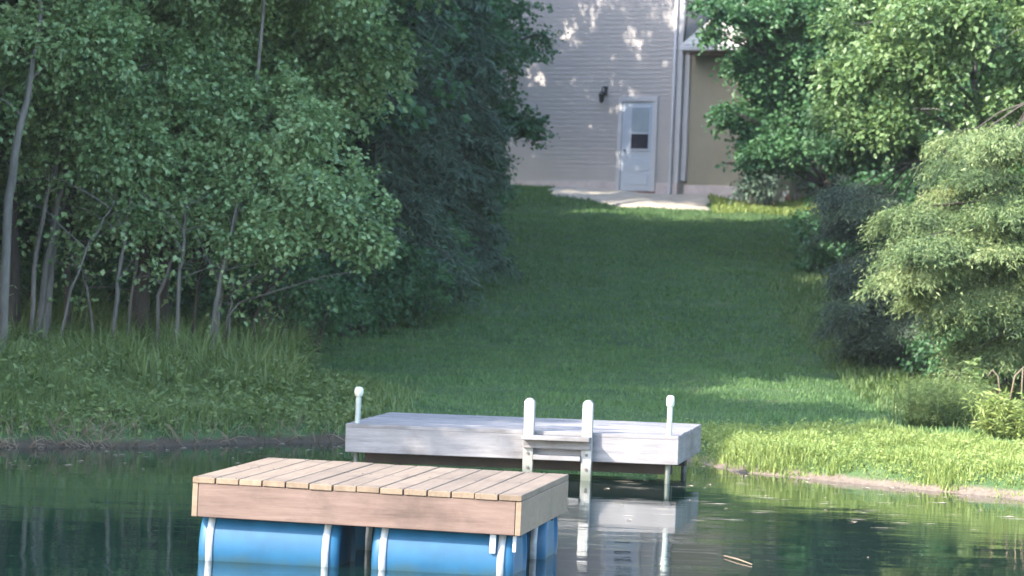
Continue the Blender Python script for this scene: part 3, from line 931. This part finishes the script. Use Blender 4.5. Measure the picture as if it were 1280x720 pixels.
DK = dict(leaf=(.085, .068), spray=(.26, 8), per=170, gap=-.25, freq=.6)
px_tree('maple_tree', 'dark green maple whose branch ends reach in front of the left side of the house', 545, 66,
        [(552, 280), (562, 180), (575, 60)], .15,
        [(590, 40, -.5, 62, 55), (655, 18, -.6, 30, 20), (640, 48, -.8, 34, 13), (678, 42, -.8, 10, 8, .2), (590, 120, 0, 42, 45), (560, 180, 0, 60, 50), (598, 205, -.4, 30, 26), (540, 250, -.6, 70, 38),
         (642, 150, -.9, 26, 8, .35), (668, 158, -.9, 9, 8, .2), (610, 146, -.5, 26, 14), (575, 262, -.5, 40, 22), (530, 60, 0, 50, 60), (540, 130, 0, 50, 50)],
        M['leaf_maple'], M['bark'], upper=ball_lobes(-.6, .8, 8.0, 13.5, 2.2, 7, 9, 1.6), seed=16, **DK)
# brush under them
def shrub(name, label, lobes_px, D, mat, seed, leaf, spray, per, stems=6, bark=None, cat='shrub', group=None, **kw):
    cx = sum(q[0] for q in lobes_px) / len(lobes_px)
    b0 = at(cx, 400, D); base = Vector((b0.x, D, gz(b0.x, D)))
    r = np.random.default_rng(seed); random.seed(seed)
    root = empty(name, base); tag(root, label, cat, group)
    L = []
    T = Tubes()
    for q in lobes_px:
        d = D + q[2]; c = at(q[0], q[1], d) - base
        rx, rz_ = q[3] * d / FPX, q[4] * d / FPX
        L.append((np.array(c), (rx, q[5] if len(q) > 5 else rx * .9, rz_)))
        for k in range(stems):
            e = c + Vector((random.uniform(-.8, .8) * rx, random.uniform(-.8, .8) * rx, random.uniform(-.2, .9) * rz_))
            T.add(limb_path(Vector((random.uniform(-.3, .3) + c.x * .5, c.y * .5 + random.uniform(-.2, .2), -.1)), e, .05, 4), [.018, .015, .011, .008, .004], 5)
    tag(link('stems', T.mesh('stems'), bark or M['bark'], root), kind='stuff')
    Bs, Ds = lobe_sprays(L, per, r, seed, **kw)
    V, F, ti = leaves_from_sprays(Bs, Ds, spray[0] * (.6 + .8 * r.random(len(Bs))), spray[1], leaf[0], leaf[1], r, .3)
    link('foliage', np_mesh('foliage', V, F, False, ti), mat, root)
    return root
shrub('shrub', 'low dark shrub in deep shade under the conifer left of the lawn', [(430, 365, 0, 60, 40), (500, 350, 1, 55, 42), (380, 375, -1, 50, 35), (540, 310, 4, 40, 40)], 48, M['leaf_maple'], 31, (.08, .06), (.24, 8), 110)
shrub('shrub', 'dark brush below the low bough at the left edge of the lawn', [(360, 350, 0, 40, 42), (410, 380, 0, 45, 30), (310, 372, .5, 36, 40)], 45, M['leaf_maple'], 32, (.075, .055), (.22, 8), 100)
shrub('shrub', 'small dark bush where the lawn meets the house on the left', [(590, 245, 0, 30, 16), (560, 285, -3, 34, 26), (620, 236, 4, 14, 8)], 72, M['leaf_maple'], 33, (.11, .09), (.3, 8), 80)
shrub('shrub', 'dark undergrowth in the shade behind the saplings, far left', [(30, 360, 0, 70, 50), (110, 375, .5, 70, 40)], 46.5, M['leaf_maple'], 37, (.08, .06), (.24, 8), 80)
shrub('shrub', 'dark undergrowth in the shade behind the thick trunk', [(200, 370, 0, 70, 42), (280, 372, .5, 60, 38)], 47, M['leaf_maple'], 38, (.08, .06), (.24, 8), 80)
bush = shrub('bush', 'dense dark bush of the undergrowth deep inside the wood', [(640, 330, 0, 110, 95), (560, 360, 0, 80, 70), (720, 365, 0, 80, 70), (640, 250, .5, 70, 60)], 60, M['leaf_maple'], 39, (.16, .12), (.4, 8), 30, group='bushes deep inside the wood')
BUSH = [(-4.4, 56), (-6.6, 55), (-9.0, 54), (-11.6, 56), (-5.6, 60.5), (-8.0, 62), (-11, 64), (-4.6, 66), (-7, 71), (-10, 72), (-7.4, 49.5), (-10, 49), (8.4, 58), (10.6, 57), (8.8, 62), (11, 64), (9.4, 69), (12, 72), (8.6, 52), (11, 50)]
for i, (x, y) in enumerate(BUSH):
    loc = Vector((x, y, gz(x, y)))
    if i == 0: bush.location = loc
    else: copy_tree(bush, loc, i * 2.1, 1.0 + .12 * (i % 4))
# the long bare twig under the bough
T = Tubes(); T.add([at(x, y, 40.0) for x, y in ((300, 378), (350, 362), (400, 347), (450, 338), (492, 326))], [.012, .010, .008, .006, .003], 5)
T.add([at(x, y, 40.0) for x, y in ((440, 340), (455, 330), (466, 318))], [.006, .005, .003], 4); T.add([at(x, y, 40.0) for x, y in ((385, 350), (400, 356), (420, 366))], [.006, .005, .003], 4)
T.add([at(x, y, 40.0) for x, y in ((300, 378), (285, 395), (280, 425))], [.012, .014, .016], 5)
tag(link('fallen_branch', T.mesh('fallen_branch'), M['bark_pale']), 'long thin bare branch reaching right below the low leafy bough', 'branch')

# ------------------------------------------------------------------ trees on the right
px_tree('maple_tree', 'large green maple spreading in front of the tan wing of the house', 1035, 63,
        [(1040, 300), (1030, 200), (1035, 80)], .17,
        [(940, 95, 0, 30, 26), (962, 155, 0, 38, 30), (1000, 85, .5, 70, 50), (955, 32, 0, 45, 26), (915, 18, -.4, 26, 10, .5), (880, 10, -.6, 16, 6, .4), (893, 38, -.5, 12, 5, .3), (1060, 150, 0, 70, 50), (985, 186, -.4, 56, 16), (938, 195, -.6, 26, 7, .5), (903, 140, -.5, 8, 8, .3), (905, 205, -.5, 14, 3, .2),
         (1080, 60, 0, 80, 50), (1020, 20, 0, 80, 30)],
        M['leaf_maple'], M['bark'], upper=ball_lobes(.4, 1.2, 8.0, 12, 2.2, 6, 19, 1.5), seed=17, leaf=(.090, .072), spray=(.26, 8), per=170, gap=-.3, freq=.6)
px_tree('broadleaf_tree', 'bright yellow green tree filling the upper right corner, its bough tips in the sun', 1262, 46,
        [(1255, 330), (1240, 200), (1215, 100)], .10,
        [(1120, 62, -.6, 62, 30), (1180, 110, -.8, 55, 22), (1150, 140, -.8, 48, 14), (1230, 60, -1.1, 75, 38), (1262, 118, -1.3, 50, 20), (1075, 35, -.3, 45, 26), (1065, 95, -.3, 36, 22), (1100, 160, -.4, 34, 12), (1200, 15, -1.3, 90, 28), (1120, 5, 0, 60, 20), (1050, 140, -.2, 28, 14), (1285, 40, -1.2, 50, 40)],
        M['leaf_bright'], M['bark_grey'], upper=ball_lobes(-.3, .8, 6.0, 9, 1.6, 6, 29, 1.1), seed=18, leaf=(.080, .062), spray=(.24, 8), per=170, gap=-.02, freq=1.0, up=.9)

# hemlock: flat drooping fronds
def frond_tree(name, label, bpx, D, trunk_px, fronds, mat, bark, seed, trunk_r=.09):
    b0 = at(bpx, 420, D); base = Vector((b0.x, D, gz(b0.x, D)))
    r = np.random.default_rng(seed); random.seed(seed)
    root = empty(name, base); tag(root, label, 'tree')
    P = [Vector((0, 0, -.15))] + [at(x, y, D) - base for x, y in trunk_px]
    T = Tubes(); T.add(P, list(np.linspace(trunk_r, trunk_r * .4, len(P))), 8, .1); link('trunk', T.mesh('trunk'), bark, root)
    VV, FF, TT, off = [], [], [], 0
    for (x, y, dd, rx, ry) in fronds:
        d = D + dd
        tip = at(x - rx, y + ry * .9, d) - base
        root_p = at(x + rx, y - ry * .6, d + .5) - base
        # bough
        a0 = min(P, key=lambda q: abs(q.z - root_p.z - .2))
        path = limb_path(a0, root_p, .1, 3) + limb_path(root_p, tip, .08, 4)[1:]
        L = Tubes(); L.add(path, list(np.linspace(.014, .003, len(path))), 5)
        link('bough', L.mesh('bough'), bark, root)
        tip = tip + Vector((0, -random.uniform(0, .8) * (tip - root_p).length, random.uniform(-.25, .12) * (tip - root_p).length))
        ax = unit(np.array([tuple(tip - root_p)]))[0]; Lg = (tip - root_p).length
        sd_ = np.cross(ax, [0, 0, 1.]); sd_ /= np.linalg.norm(sd_)
        m = int(rx * ry * .12 + 90)
        t = r.random(m); s = r.normal(0, .5, m) * (1.05 - t * .7)
        B = np.array(tuple(root_p)) + ax * (t * Lg)[:, None] + sd_ * (s * Lg * .42)[:, None]
        B[:, 2] += r.normal(0, ry * d / FPX * .16, m) - np.abs(s) * .10 + .06 * Lg * np.sin(t * 3.1)
        Dn = unit(ax + sd_ * (np.sign(s) * (.5 + .5 * r.random(m)))[:, None] + np.array([0, 0, -.22]) + r.normal(0, .15, (m, 3)))
        V, F, ti = leaves_from_sprays(B, Dn, .16 + .14 * r.random(m), 16, .062, .016, r, .45, .45, .35, up=1.0)
        VV.append(V); FF.append(F + off); TT.append(np.clip(ti + r.normal(-.04, .24), 0, 1)); off += len(V)
    link('crown', np_mesh('crown', np.concatenate(VV), np.concatenate(FF), False, np.concatenate(TT)), mat, root)
    return root
rf = random.Random(5)
fr_list = []
for (x0, x1, y0, y1, n) in ((1185, 1300, 165, 250, 15), (1165, 1300, 240, 330, 16), (1150, 1250, 290, 380, 13), (1200, 1300, 320, 430, 15), (1115, 1180, 225, 350, 12), (1230, 1300, 390, 450, 5)):
    for k in range(n):
        fr_list.append((rf.uniform(x0, x1), rf.uniform(y0, y1), rf.uniform(-1.0, .9), rf.uniform(16, 40), rf.uniform(5, 15)))
frond_tree('hemlock_tree', 'sunlit hemlock with layered yellowish drooping boughs at the right edge', 1300, 40.5, [(1296, 380), (1300, 250), (1304, 120), (1310, -60)], fr_list, M['needle_light'], M['bark'], 41)
fr_list = []
for (x0, x1, y0, y1, n) in ((1065, 1135, 300, 420, 20), (1090, 1160, 380, 440, 12), (1050, 1110, 230, 300, 8), (1150, 1230, 400, 460, 8)):
    for k in range(n):
        fr_list.append((rf.uniform(x0, x1), rf.uniform(y0, y1), rf.uniform(-1.0, 1.0), rf.uniform(16, 36), rf.uniform(5, 13)))
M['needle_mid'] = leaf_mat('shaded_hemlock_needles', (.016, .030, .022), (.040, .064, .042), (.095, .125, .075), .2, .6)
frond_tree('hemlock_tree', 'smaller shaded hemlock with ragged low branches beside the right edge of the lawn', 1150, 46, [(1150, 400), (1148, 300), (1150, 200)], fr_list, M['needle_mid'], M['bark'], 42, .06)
shrub('shrub', 'dark shrub in shade at the upper right corner of the lawn', [(1045, 280, 0, 45, 40), (1085, 330, -3, 40, 45), (1020, 300, 1, 26, 40), (1110, 260, 0, 50, 40)], 60, M['leaf_maple'], 34, (.09, .07), (.26, 8), 90)
shrub('shrub', 'grey green bush against the tan wall behind the figurines', [(946, 228, 0, 17, 13, .25), (932, 236, .1, 10, 8, .2), (985, 218, 1.9, 24, 16, .4), (1012, 226, 1.6, 22, 18)], 77.2, M['needle_dark'], 35, (.10, .05), (.26, 8), 120)
shrub('shrub', 'dark brush under the hemlock at the right edge', [(1240, 420, 0, 60, 40), (1180, 430, 1, 40, 30), (1290, 440, .5, 40, 36)], 43, M['leaf_maple'], 36, (.07, .05), (.2, 8), 110)
# thin bare branch low on the right
T = Tubes(); T.add([at(x, y, 40) for x, y in ((1262, 405), (1240, 425), (1222, 434), (1216, 438))], [.012, .009, .006, .003], 5)
tag(link('bare_twig', T.mesh('bare_twig'), M['bark_pale']), 'short bare pale twig poking left from the dark brush at the right', 'branch')

# ------------------------------------------------------------------ woods behind and beside
def proto(name, label, H, rad, seed, mat, bark, leaf, per, gap=-.15):
    lobes = ball_lobes(0, 0, H * .18, H * .93, rad, 17, seed, rad * .62)
    return build_tree(name, label, 'tree', Vector((0, 0, 0)), [Vector((0, 0, -.3)), Vector((.1, .1, H * .35)), Vector((-.1, 0, H * .7)), Vector((0, 0, H * .9))], [.20, .16, .10, .03], lobes, mat, bark,
                      leaf=leaf, spray=(.42, 8), per=per, seed=seed, group='trees of the wood behind the front row', gap=gap, freq=.55, twig=False, shell=.5)
pa = proto('broadleaf_tree', 'tall leafy tree of the dark wood behind the front row', 12, 2.7, 51, M['leaf_maple'], M['bark'], (.16, .13), 34)
pc = proto('broadleaf_tree', 'hidden tall tree left of the house, crown thinned so sun dapples the wall', 12, 2.3, 53, M['leaf_maple'], M['bark_grey'], (.15, .12), 26, .42)  # sparse crown shaped to throw dapples on the house wall
pb_ = proto('broadleaf_tree', 'tall leafy tree of the dark wood behind the front row', 11, 2.4, 52, M['leaf_aspen'], M['bark_grey'], (.15, .12), 36)
WOODS = [(-9.5, 47.5), (-12, 52), (-12.5, 60), (-12.8, 69), (-9.2, 83), (-14, 79), (-3.5, 87), (3, 92), (9, 86), (13, 78), (-8.2, 46.0), (-4.6, 49.5), (-7.8, 50), (-5.4, 53), (-3.4, 56.5), (-6.8, 58), (-4.6, 62), (-3.3, 67.5), (-6.0, 69), (-4.2, 73.5), (-4.9, 77.6), (-8.6, 64), (-9.5, 56), (-9.6, 74), (-6.8, 78), (-3.9, 52.0),
         (9.8, 50), (9.0, 55.5), (9.6, 60), (8.2, 66), (9.6, 45.5), (11.0, 41), (11.5, 50), (10.5, 70), (8.8, 74), (12.5, 60), (12, 36)]
for i, (x, y) in enumerate(WOODS):
    src = pa if i % 3 else pb_
    loc = Vector((x, y, gz(x, y) - .1))
    if (x, y) == (-6.8, 78): pc.location = loc; pc['group'] = 'trees left of the house thinned to dapple its wall'; continue
    if (x, y) == (-4.9, 77.6): src = pc; pc['group'] = 'trees left of the house thinned to dapple its wall'  # this tree is added to shade the house wall
    if i == 1: pa.location = loc; continue
    if i == 0: pb_.location = loc; pb_.scale = (1.05,) * 3; continue
    t = copy_tree(src, loc, rf.uniform(0, 6.28), {(-4.2, 73.5): .5, (-6.0, 69): .68, (-3.3, 67.5): .78, (-3.4, 56.5): .72, (-6.8, 58): .85, (-5.4, 53): .8, (-3.9, 52.0): .74, (-4.9, 77.6): .95}.get((x, y), rf.uniform(.9, 1.15)))  # listed scales trim tree heights to steer sun onto patio, wall and maple
    if x > 0: t['label'] = 'tall leafy tree deep in the wood on the right of the lawn'; t['group'] = 'trees of the wood right of the lawn'
build_tree('shade_tree', 'tall tree added left of the house, its high crown placed to shade the wing wall', 'tree', Vector((-4.8, 72.0, gz(-4.8, 72.0))), [Vector((0, 0, -.3)), Vector((.1, 0, 4)), Vector((0, .1, 8)), Vector((0, 0, 10.6))], [.15, .12, .09, .03],
           ball_lobes(-.1, .5, 8.1, 12.0, 1.7, 16, 77, .85), M['leaf_aspen'], M['bark_pale'], leaf=(.15, .12), spray=(.35, 8), per=42, seed=57, gap=.08, freq=1.0)  # added tree: shades the wing wall while the patio stays sunlit
build_tree('shade_tree', 'second tree added left of the house, its high crown placed to dapple the upper wall', 'tree', Vector((-5.7, 74.7, gz(-5.7, 74.7))), [Vector((0, 0, -.3)), Vector((-.1, 0, 4)), Vector((0, .1, 8)), Vector((0, 0, 12.0))], [.15, .12, .09, .03],
           ball_lobes(0, 0, 7.0, 12.6, 1.3, 14, 78, .8), M['leaf_aspen'], M['bark_pale'], leaf=(.15, .12), spray=(.35, 8), per=32, seed=58, gap=.28, freq=1.1)  # added tree: breaks the sun on the upper house wall into dapples
# wood along the left bank, towards the camera, out of the frame: it casts the shade on lawn and left bank
for i, (x, y, s) in enumerate([(-8.6, 33.5, .86), (-9.8, 30.0, 1.02), (-11.4, 32.6, 1.0), (-10.8, 38.8, .9), (-12.6, 29.6, .95), (-13.8, 34.5, 1.05), (-9.2, 43, 1.0), (-11.6, 44.5, 1.1), (-11.2, 27.4, 1.0)]):
    t = copy_tree(pa if i % 2 else pb_, Vector((x, y, gz(x, y) - .1)), i * 1.7, s, 'tree of the wood that lines the left bank of the pond', 'trees along the left bank')

# ------------------------------------------------------------------ grass and weeds
def blades(P, h, w, r, lean=.35, two=False):
    """one tapering triangle-pair blade per point"""
    n = len(P)
    z = ground_z(P)
    a_ = r.random(n) * 6.283
    H = h * (.5 + r.random(n))
    d = np.c_[np.cos(a_), np.sin(a_)]
    ln = np.abs(r.normal(0, lean, n)) * H
    b0 = np.c_[P, z - .01]
    wv = np.c_[-d[:, 1], d[:, 0]] * (w * (.7 + .6 * r.random(n)))[:, None] * .5
    v0 = b0.copy(); v0[:, :2] -= wv; v1 = b0.copy(); v1[:, :2] += wv
    md = b0.copy(); md[:, :2] += d * (ln * .35)[:, None]; md[:, 2] += H * .6
    v2 = md.copy(); v2[:, :2] += wv * .8; v3 = md.copy(); v3[:, :2] -= wv * .8
    tp = b0.copy(); tp[:, :2] += d * ln[:, None]; tp[:, 2] += H
    V = np.stack([v0, v1, v2, v3, tp], 1).reshape(-1, 3)
    k = np.arange(n)[:, None] * 5
    F = np.concatenate([k + [0, 1, 2, 3], k + [3, 2, 4, 4]])[:]
    tri = np.concatenate([k + [3, 2, 4]])
    return V, (k + np.array([0, 1, 2, 3])), tri

def grass_obj(name, P, h, w, mat, seed, lean=.35, tintc=.5):
    r = np.random.default_rng(seed)
    V, Q, T3 = blades(P, h, w, r, lean)
    me = bpy.data.meshes.new(name)
    me.vertices.add(len(V)); me.vertices.foreach_set("co", V.astype(np.float32).ravel())
    nq, nt_ = len(Q), len(T3)
    me.loops.add(nq * 4 + nt_ * 3)
    me.loops.foreach_set("vertex_index", np.concatenate([Q.ravel(), T3.ravel()]).astype(np.int32))
    me.polygons.add(nq + nt_)
    me.polygons.foreach_set("loop_start", np.concatenate([np.arange(nq) * 4, nq * 4 + np.arange(nt_) * 3]).astype(np.int32))
    ti = np.clip(r.normal(tintc, .2, nq), 0, 1)
    a = me.attributes.new("tint", 'FLOAT', 'FACE'); a.data.foreach_set("value", np.concatenate([ti, ti]).astype(np.float32))
    me.update(); me.validate()
    return tag(link(name, me, mat), kind='stuff')

def scatter(x0, x1, y0, y1, n, keep, seed):
    r = np.random.default_rng(seed)
    P = np.c_[r.uniform(x0, x1, n), r.uniform(y0, y1, n)]
    return P[keep(P, r)]

def on_lawn(P, r):
    s = inland(P)
    return (patio_edge(P) < .02) & (s > .35) & (P[:, 0] > lawn_l(P[:, 1]) - .5 + r.normal(0, .2, len(P))) & (P[:, 0] < lawn_r(P[:, 1]) + .4)
P = scatter(-4.5, 9, 33, 47, 130000, on_lawn, 61)
hh = .045 + .02 * wnoise(np.c_[P, P[:, :1] * 0], .5, 2)
grass_obj('lawn_grass', P, np.clip(hh, .03, .12), .012, M['grass'], 62)
P = scatter(-3.5, 7, 47, 78.5, 110000, on_lawn, 63)
grass_obj('lawn_grass', P, .045, .022, M['grass'], 64)
# rough sunny bank on the right of the dock
P = scatter(1.6, 8, 29, 36.6, 150000, lambda P, r: (inland(P) > .0 + .10 * r.random(len(P)) + .10 * wnoise(np.c_[P, P[:, :1] * 0], 1.1, 33)) & (inland(P) < 2.6 + r.normal(0, .3, len(P))), 65)
hh = .075 + .05 * wnoise(np.c_[P, P[:, :1] * 0], .9, 7) - .02
grass_obj('bank_grass', P, np.clip(hh, .025, .11), .012, M['grass_bank'], 66, .6, .55)
# left bank
P = scatter(-8, -.9, 30, 40.5, 150000, lambda P, r: (inland(P) > .10 + .25 * r.random(len(P))) & (inland(P) < 6) & (P[:, 0] < lawn_l(P[:, 1]) + 1.3 + r.normal(0, .3, len(P))), 67)
hh = .09 + .06 * wnoise(np.c_[P, P[:, :1] * 0], .9, 8) + .10 * smooth((-P[:, 0] - 2.6) / 1.6) * smooth((inland(P) - .3) / 1)
grass_obj('bank_grass', P, np.clip(hh, .04, .5), .013, M['weeds'], 68, .8)
P = scatter(-9, -2.0, 36.0, 44, 26000, lambda P, r: (inland(P) > 1.8) & (P[:, 0] < lawn_l(P[:, 1]) + .4), 69)
grass_obj('tall_weeds', P, .34 * (1 + .5 * wnoise(np.c_[P, P[:, :1] * 0], .8, 9)).clip(.3, 1.6), .020, M['weeds'], 70, .8)
# leafy weeds in the same belt
r = np.random.default_rng(71)
P = scatter(-8.5, -2.0, 34.0, 43.5, 7000, lambda P, r: (inland(P) > .5) & (P[:, 0] < lawn_l(P[:, 1]) + .5) & (wnoise(np.c_[P, P[:, :1] * 0], .6, 19) > -.5), 72)
z = ground_z(P); hgt = (.10 + .34 * r.random(len(P)) ** 1.5) * (.45 + .55 * smooth((inland(P) - .5) / 2))
Bs = np.c_[P, z + .03]; Ds = unit(np.c_[r.normal(0, .25, (len(P), 2)), np.ones(len(P))])
V, F, ti = leaves_from_sprays(Bs, Ds, hgt, 9, .075, .038, r, 0, .7, .35)
tag(link('leafy_weeds', np_mesh('leafy_weeds', V, F, False, ti), M['weeds']), kind='stuff')
P = scatter(1.6, 8, 29, 36.6, 12000, lambda P, r: (inland(P) > .12) & (inland(P) < 2.5), 172)
Bs = np.c_[P, ground_z(P) + .02]; Ds = unit(np.c_[r.normal(0, .6, (len(P), 2)), np.ones(len(P))])
V, F, ti = leaves_from_sprays(Bs, Ds, .03 + .07 * r.random(len(P)), 5, .034, .018, r, 0, .7, .4)
tag(link('leafy_weeds', np_mesh('leafy_weeds', V, F, False, ti), M['grass_bank']), kind='stuff')
P = scatter(-8, -.9, 30, 40, 12000, lambda P, r: (inland(P) > .15) & (inland(P) < 4) & (P[:, 0] < lawn_l(P[:, 1]) + 1.2), 173)
Bs = np.c_[P, ground_z(P) + .02]; Ds = unit(np.c_[r.normal(0, .6, (len(P), 2)), np.ones(len(P))])
V, F, ti = leaves_from_sprays(Bs, Ds, .05 + .16 * r.random(len(P)), 6, .055, .030, r, 0, .7, .4)
tag(link('leafy_weeds', np_mesh('leafy_weeds', V, F, False, ti), M['weeds']), kind='stuff')
# forest floor litter on the right wood edge and under left wood
P = scatter(4.2, 10, 36, 60, 30000, lambda P, r: (P[:, 0] > lawn_r(P[:, 1]) - .7 + r.normal(0, .3, len(P))), 73)
grass_obj('undergrowth', P, .11, .022, M['weeds'], 74, .9, .35)
# grass at the foot of the house and round the figurines
P = scatter(3.9, 8.2, 76.3, 80, 14000, lambda P, r: P[:, 0] > 4.4, 75)
grass_obj('house_grass', P, .09, .03, M['grass_bank'], 76, .4)
P = scatter(-4, 1.8, 76.6, 84, 14000, lambda P, r: (P[:, 1] < 79.0 + (3.7 - P[:, 0]) * .84 - .1) & (patio_edge(P) < .05), 77)
grass_obj('house_grass', P, .07, .03, M['grass'], 78, .4)

# feathery clump and leafy weeds at the right bank
r = np.random.default_rng(81)
def feather_clump(name, label, px, D, n, H, spread, mat, ll, lw, k, seed, flop=.35, fine=True):
    r = np.random.default_rng(seed); random.seed(seed)
    p = at(px, 530, D); base = Vector((p.x, D, gz(p.x, D)))
    root = empty(name, base); tag(root, label, 'plant')
    Bs, Ds, Ls = [], [], []
    T = Tubes()
    for i in range(n):
        a_ = r.random() * 6.283; q = abs(r.normal(0, spread * .5))
        b0 = np.array([math.cos(a_) * q, math.sin(a_) * q, -.02])
        h = H * (.55 + .5 * r.random())
        tip = b0 + np.array([math.cos(a_) * h * flop * r.random(), math.sin(a_) * h * flop * r.random(), h])
        T.add([tuple(b0), tuple((b0 + tip) / 2 + np.array([0, 0, .02])), tuple(tip)], [.006, .005, .002], 4)
        for t in np.linspace(.25, 1, 7):
            Bs.append(b0 + (tip - b0) * t); Ds.append(np.array([r.normal() * .6, r.normal() * .6, .9])); Ls.append(.14 * H)
    V, F, ti = leaves_from_sprays(np.array(Bs), unit(np.array(Ds)), np.array(Ls), k, ll, lw, r, 0, .55, .25)
    tag(link('stems', T.mesh('stems'), mat, root), kind='stuff')
    link('leaves', np_mesh('leaves', V, F, False, ti), mat, root)
    return root
feather_clump('feathery_plant', 'soft feathery green clump on the bank, left one of the pair', 1150, 37.2, 90, .50, .34, M['weeds'], .06, .008, 7, 82)
feather_clump('feathery_plant', 'denser feathery green clump right of its twin, in front of the dark brush', 1190, 37.4, 110, .52, .42, M['weeds'], .06, .008, 7, 83)
feather_clump('milkweed', 'broad leaved weed with drooping tip in shade behind the feathery clump', 1212, 38.2, 8, .72, .22, M['weeds'], .12, .045, 3, 84)
feather_clump('leafy_weed', 'sunlit pale green leafy weed at the right edge, left of the dry canes', 1243, 36.2, 40, .48, .26, M['grass_bank'], .085, .020, 4, 85)
feather_clump('leafy_weed', 'bright sunlit weed in the right corner under the dry canes', 1276, 36.0, 40, .42, .26, M['grass_bank'], .085, .020, 4, 86)
T = Tubes()
for q in (((1262, 500), (1268, 470), (1280, 458), (1296, 462)), ((1277, 505), (1277, 480), (1278, 462)), ((1285, 510), (1284, 480), (1290, 455)), ((1250, 495), (1247, 470), (1240, 462), (1234, 470))):
    T.add([at(x, y, 36.6) for x, y in q], [.009, .008, .006, .004][:len(q)], 5)
tag(link('dry_canes', T.mesh('dry_canes'), M['dry']), 'pale dry canes bent over behind the bright weeds at the right edge', 'plant')

# dead reeds, roots and sticks along the left waterline
r = np.random.default_rng(91); random.seed(91)
T = Tubes()
for i in range(260):
    x = random.uniform(-5.6, -1.4) if i % 2 else random.uniform(-5.6, -3.6)
    y = float(np.interp(x, [-6.6, -4.8, -3.4, -2.4, -1.6], [29.8, 32.3, 33.6, 35.2, 36.0])) + random.uniform(-.12, .35)
    L = random.uniform(.08, .34); a_ = random.uniform(-1.2, 1.2); e_ = random.uniform(.1, 1.0)
    p0 = Vector((x, y, gz(x, y) + .0)); d = Vector((math.sin(a_) * math.cos(e_), -abs(math.cos(a_)) * .3 * math.cos(e_), math.sin(e_))) * L
    T.add([p0, p0 + d * .6 + Vector((0, 0, .02)), p0 + d + Vector((0, 0, -.05 * L))], [.005, .004, .002], 4)
tag(link('dead_reeds', T.mesh('dead_reeds'), M['dry']), kind='stuff')
def stick(label, q, D, rad, mat='dry'):
    T = Tubes(); P = [at(x, y, D) for x, y in q]
    T.add(P, list(np.linspace(rad, rad * .4, len(P))), 5)
    tag(link('stick', T.mesh('stick'), M[mat]), label, 'stick')
stick('longest dry stick sloping down to the water from the left bank', ((131, 524), (150, 538), (172, 553)), 34.0, .011)
stick('dry forked twig standing at the far left waterline', ((32, 528), (26, 545), (24, 572)), 32.7, .008)
stick('arched dry twig lying over the left waterline', ((-2, 538), (10, 540), (22, 552)), 33.0, .008)
stick('low arched stick right of the forked twig on the left bank', ((42, 552), (52, 546), (66, 549)), 33.1, .008)
# small floating leaves and seeds
r = np.random.default_rng(95)
n = 420
P = np.c_[r.uniform(-5, 6, n), 22 + 14 * r.random(n) ** .6]
sl_ = inland(P); P = P[(sl_ < -.05) & ((sl_ > -2.4) | (r.random(n) < .12))]
n = len(P); a_ = r.random(n) * 6.283; s_ = .010 + .022 * r.random(n) ** 2
V = np.stack([np.c_[P[:, 0] + s_ * np.cos(a_ + k * 1.571) * (1 if k % 2 else 1.8), P[:, 1] + s_ * np.sin(a_ + k * 1.571), np.full(n, .004 + .004 * (k % 2))] for k in range(4)], 1).reshape(-1, 3)
tag(link('floating_debris', np_mesh('floating_debris', V, np.arange(len(V)).reshape(-1, 4), False, r.random(n)), M['dry']), kind='stuff')
n = 90  # thin pale flakes laid on the water to stand for its sparkle lines
P = np.c_[r.uniform(-.6, 4.2, n), r.uniform(26.0, 33.0, n)]; P = P[inland(P) < -.1]; n = len(P)
lx_ = .04 + .10 * r.random(n); ly_ = .006 + .010 * r.random(n)
V = np.stack([np.c_[P[:, 0] + lx_ * a, P[:, 1] + ly_ * b_ + .02 * a, np.full(n, .005)] for a, b_ in ((-1, 0), (0, -1), (1, .3), (.2, 1))], 1).reshape(-1, 3)
tag(link('sparkle_streaks', np_mesh('sparkle_streaks', V, np.arange(len(V)).reshape(-1, 4), False, .6 + .4 * r.random(n)), M['dry']), kind='stuff')
T = Tubes(); pA = at(905, 700, 22.9); pB = at(940, 710, 22.3); pA.z = .008; pB.z = .008
T.add([pA, (pA + pB) / 2 + Vector((0, .01, .004)), pB], [.006, .007, .004], 5)
tag(link('floating_twig', T.mesh('floating_twig'), M['dry']), 'small pale twig floating on the open water at the bottom right', 'stick')
# muddy shallows of pale stones by the right shore

# ------------------------------------------------------------------ air
hm_, nt, b = new_mat('haze_air')
nt.nodes.remove(b)
pv = N(nt, "ShaderNodeVolumePrincipled")
pv.inputs["Color"].default_value = (.86, .93, .90, 1); pv.inputs["Density"].default_value = .00020; pv.inputs["Anisotropy"].default_value = .2
nt.links.new(pv.outputs[0], nt.nodes["Material Output"].inputs["Volume"])
bm = bmesh.new(); add_box(bm, (0, 40, 8.0), (90, 130, 21.0)); hz_ = link('haze', bm_mesh('haze', bm), hm_); tag(hz_, kind='stuff')
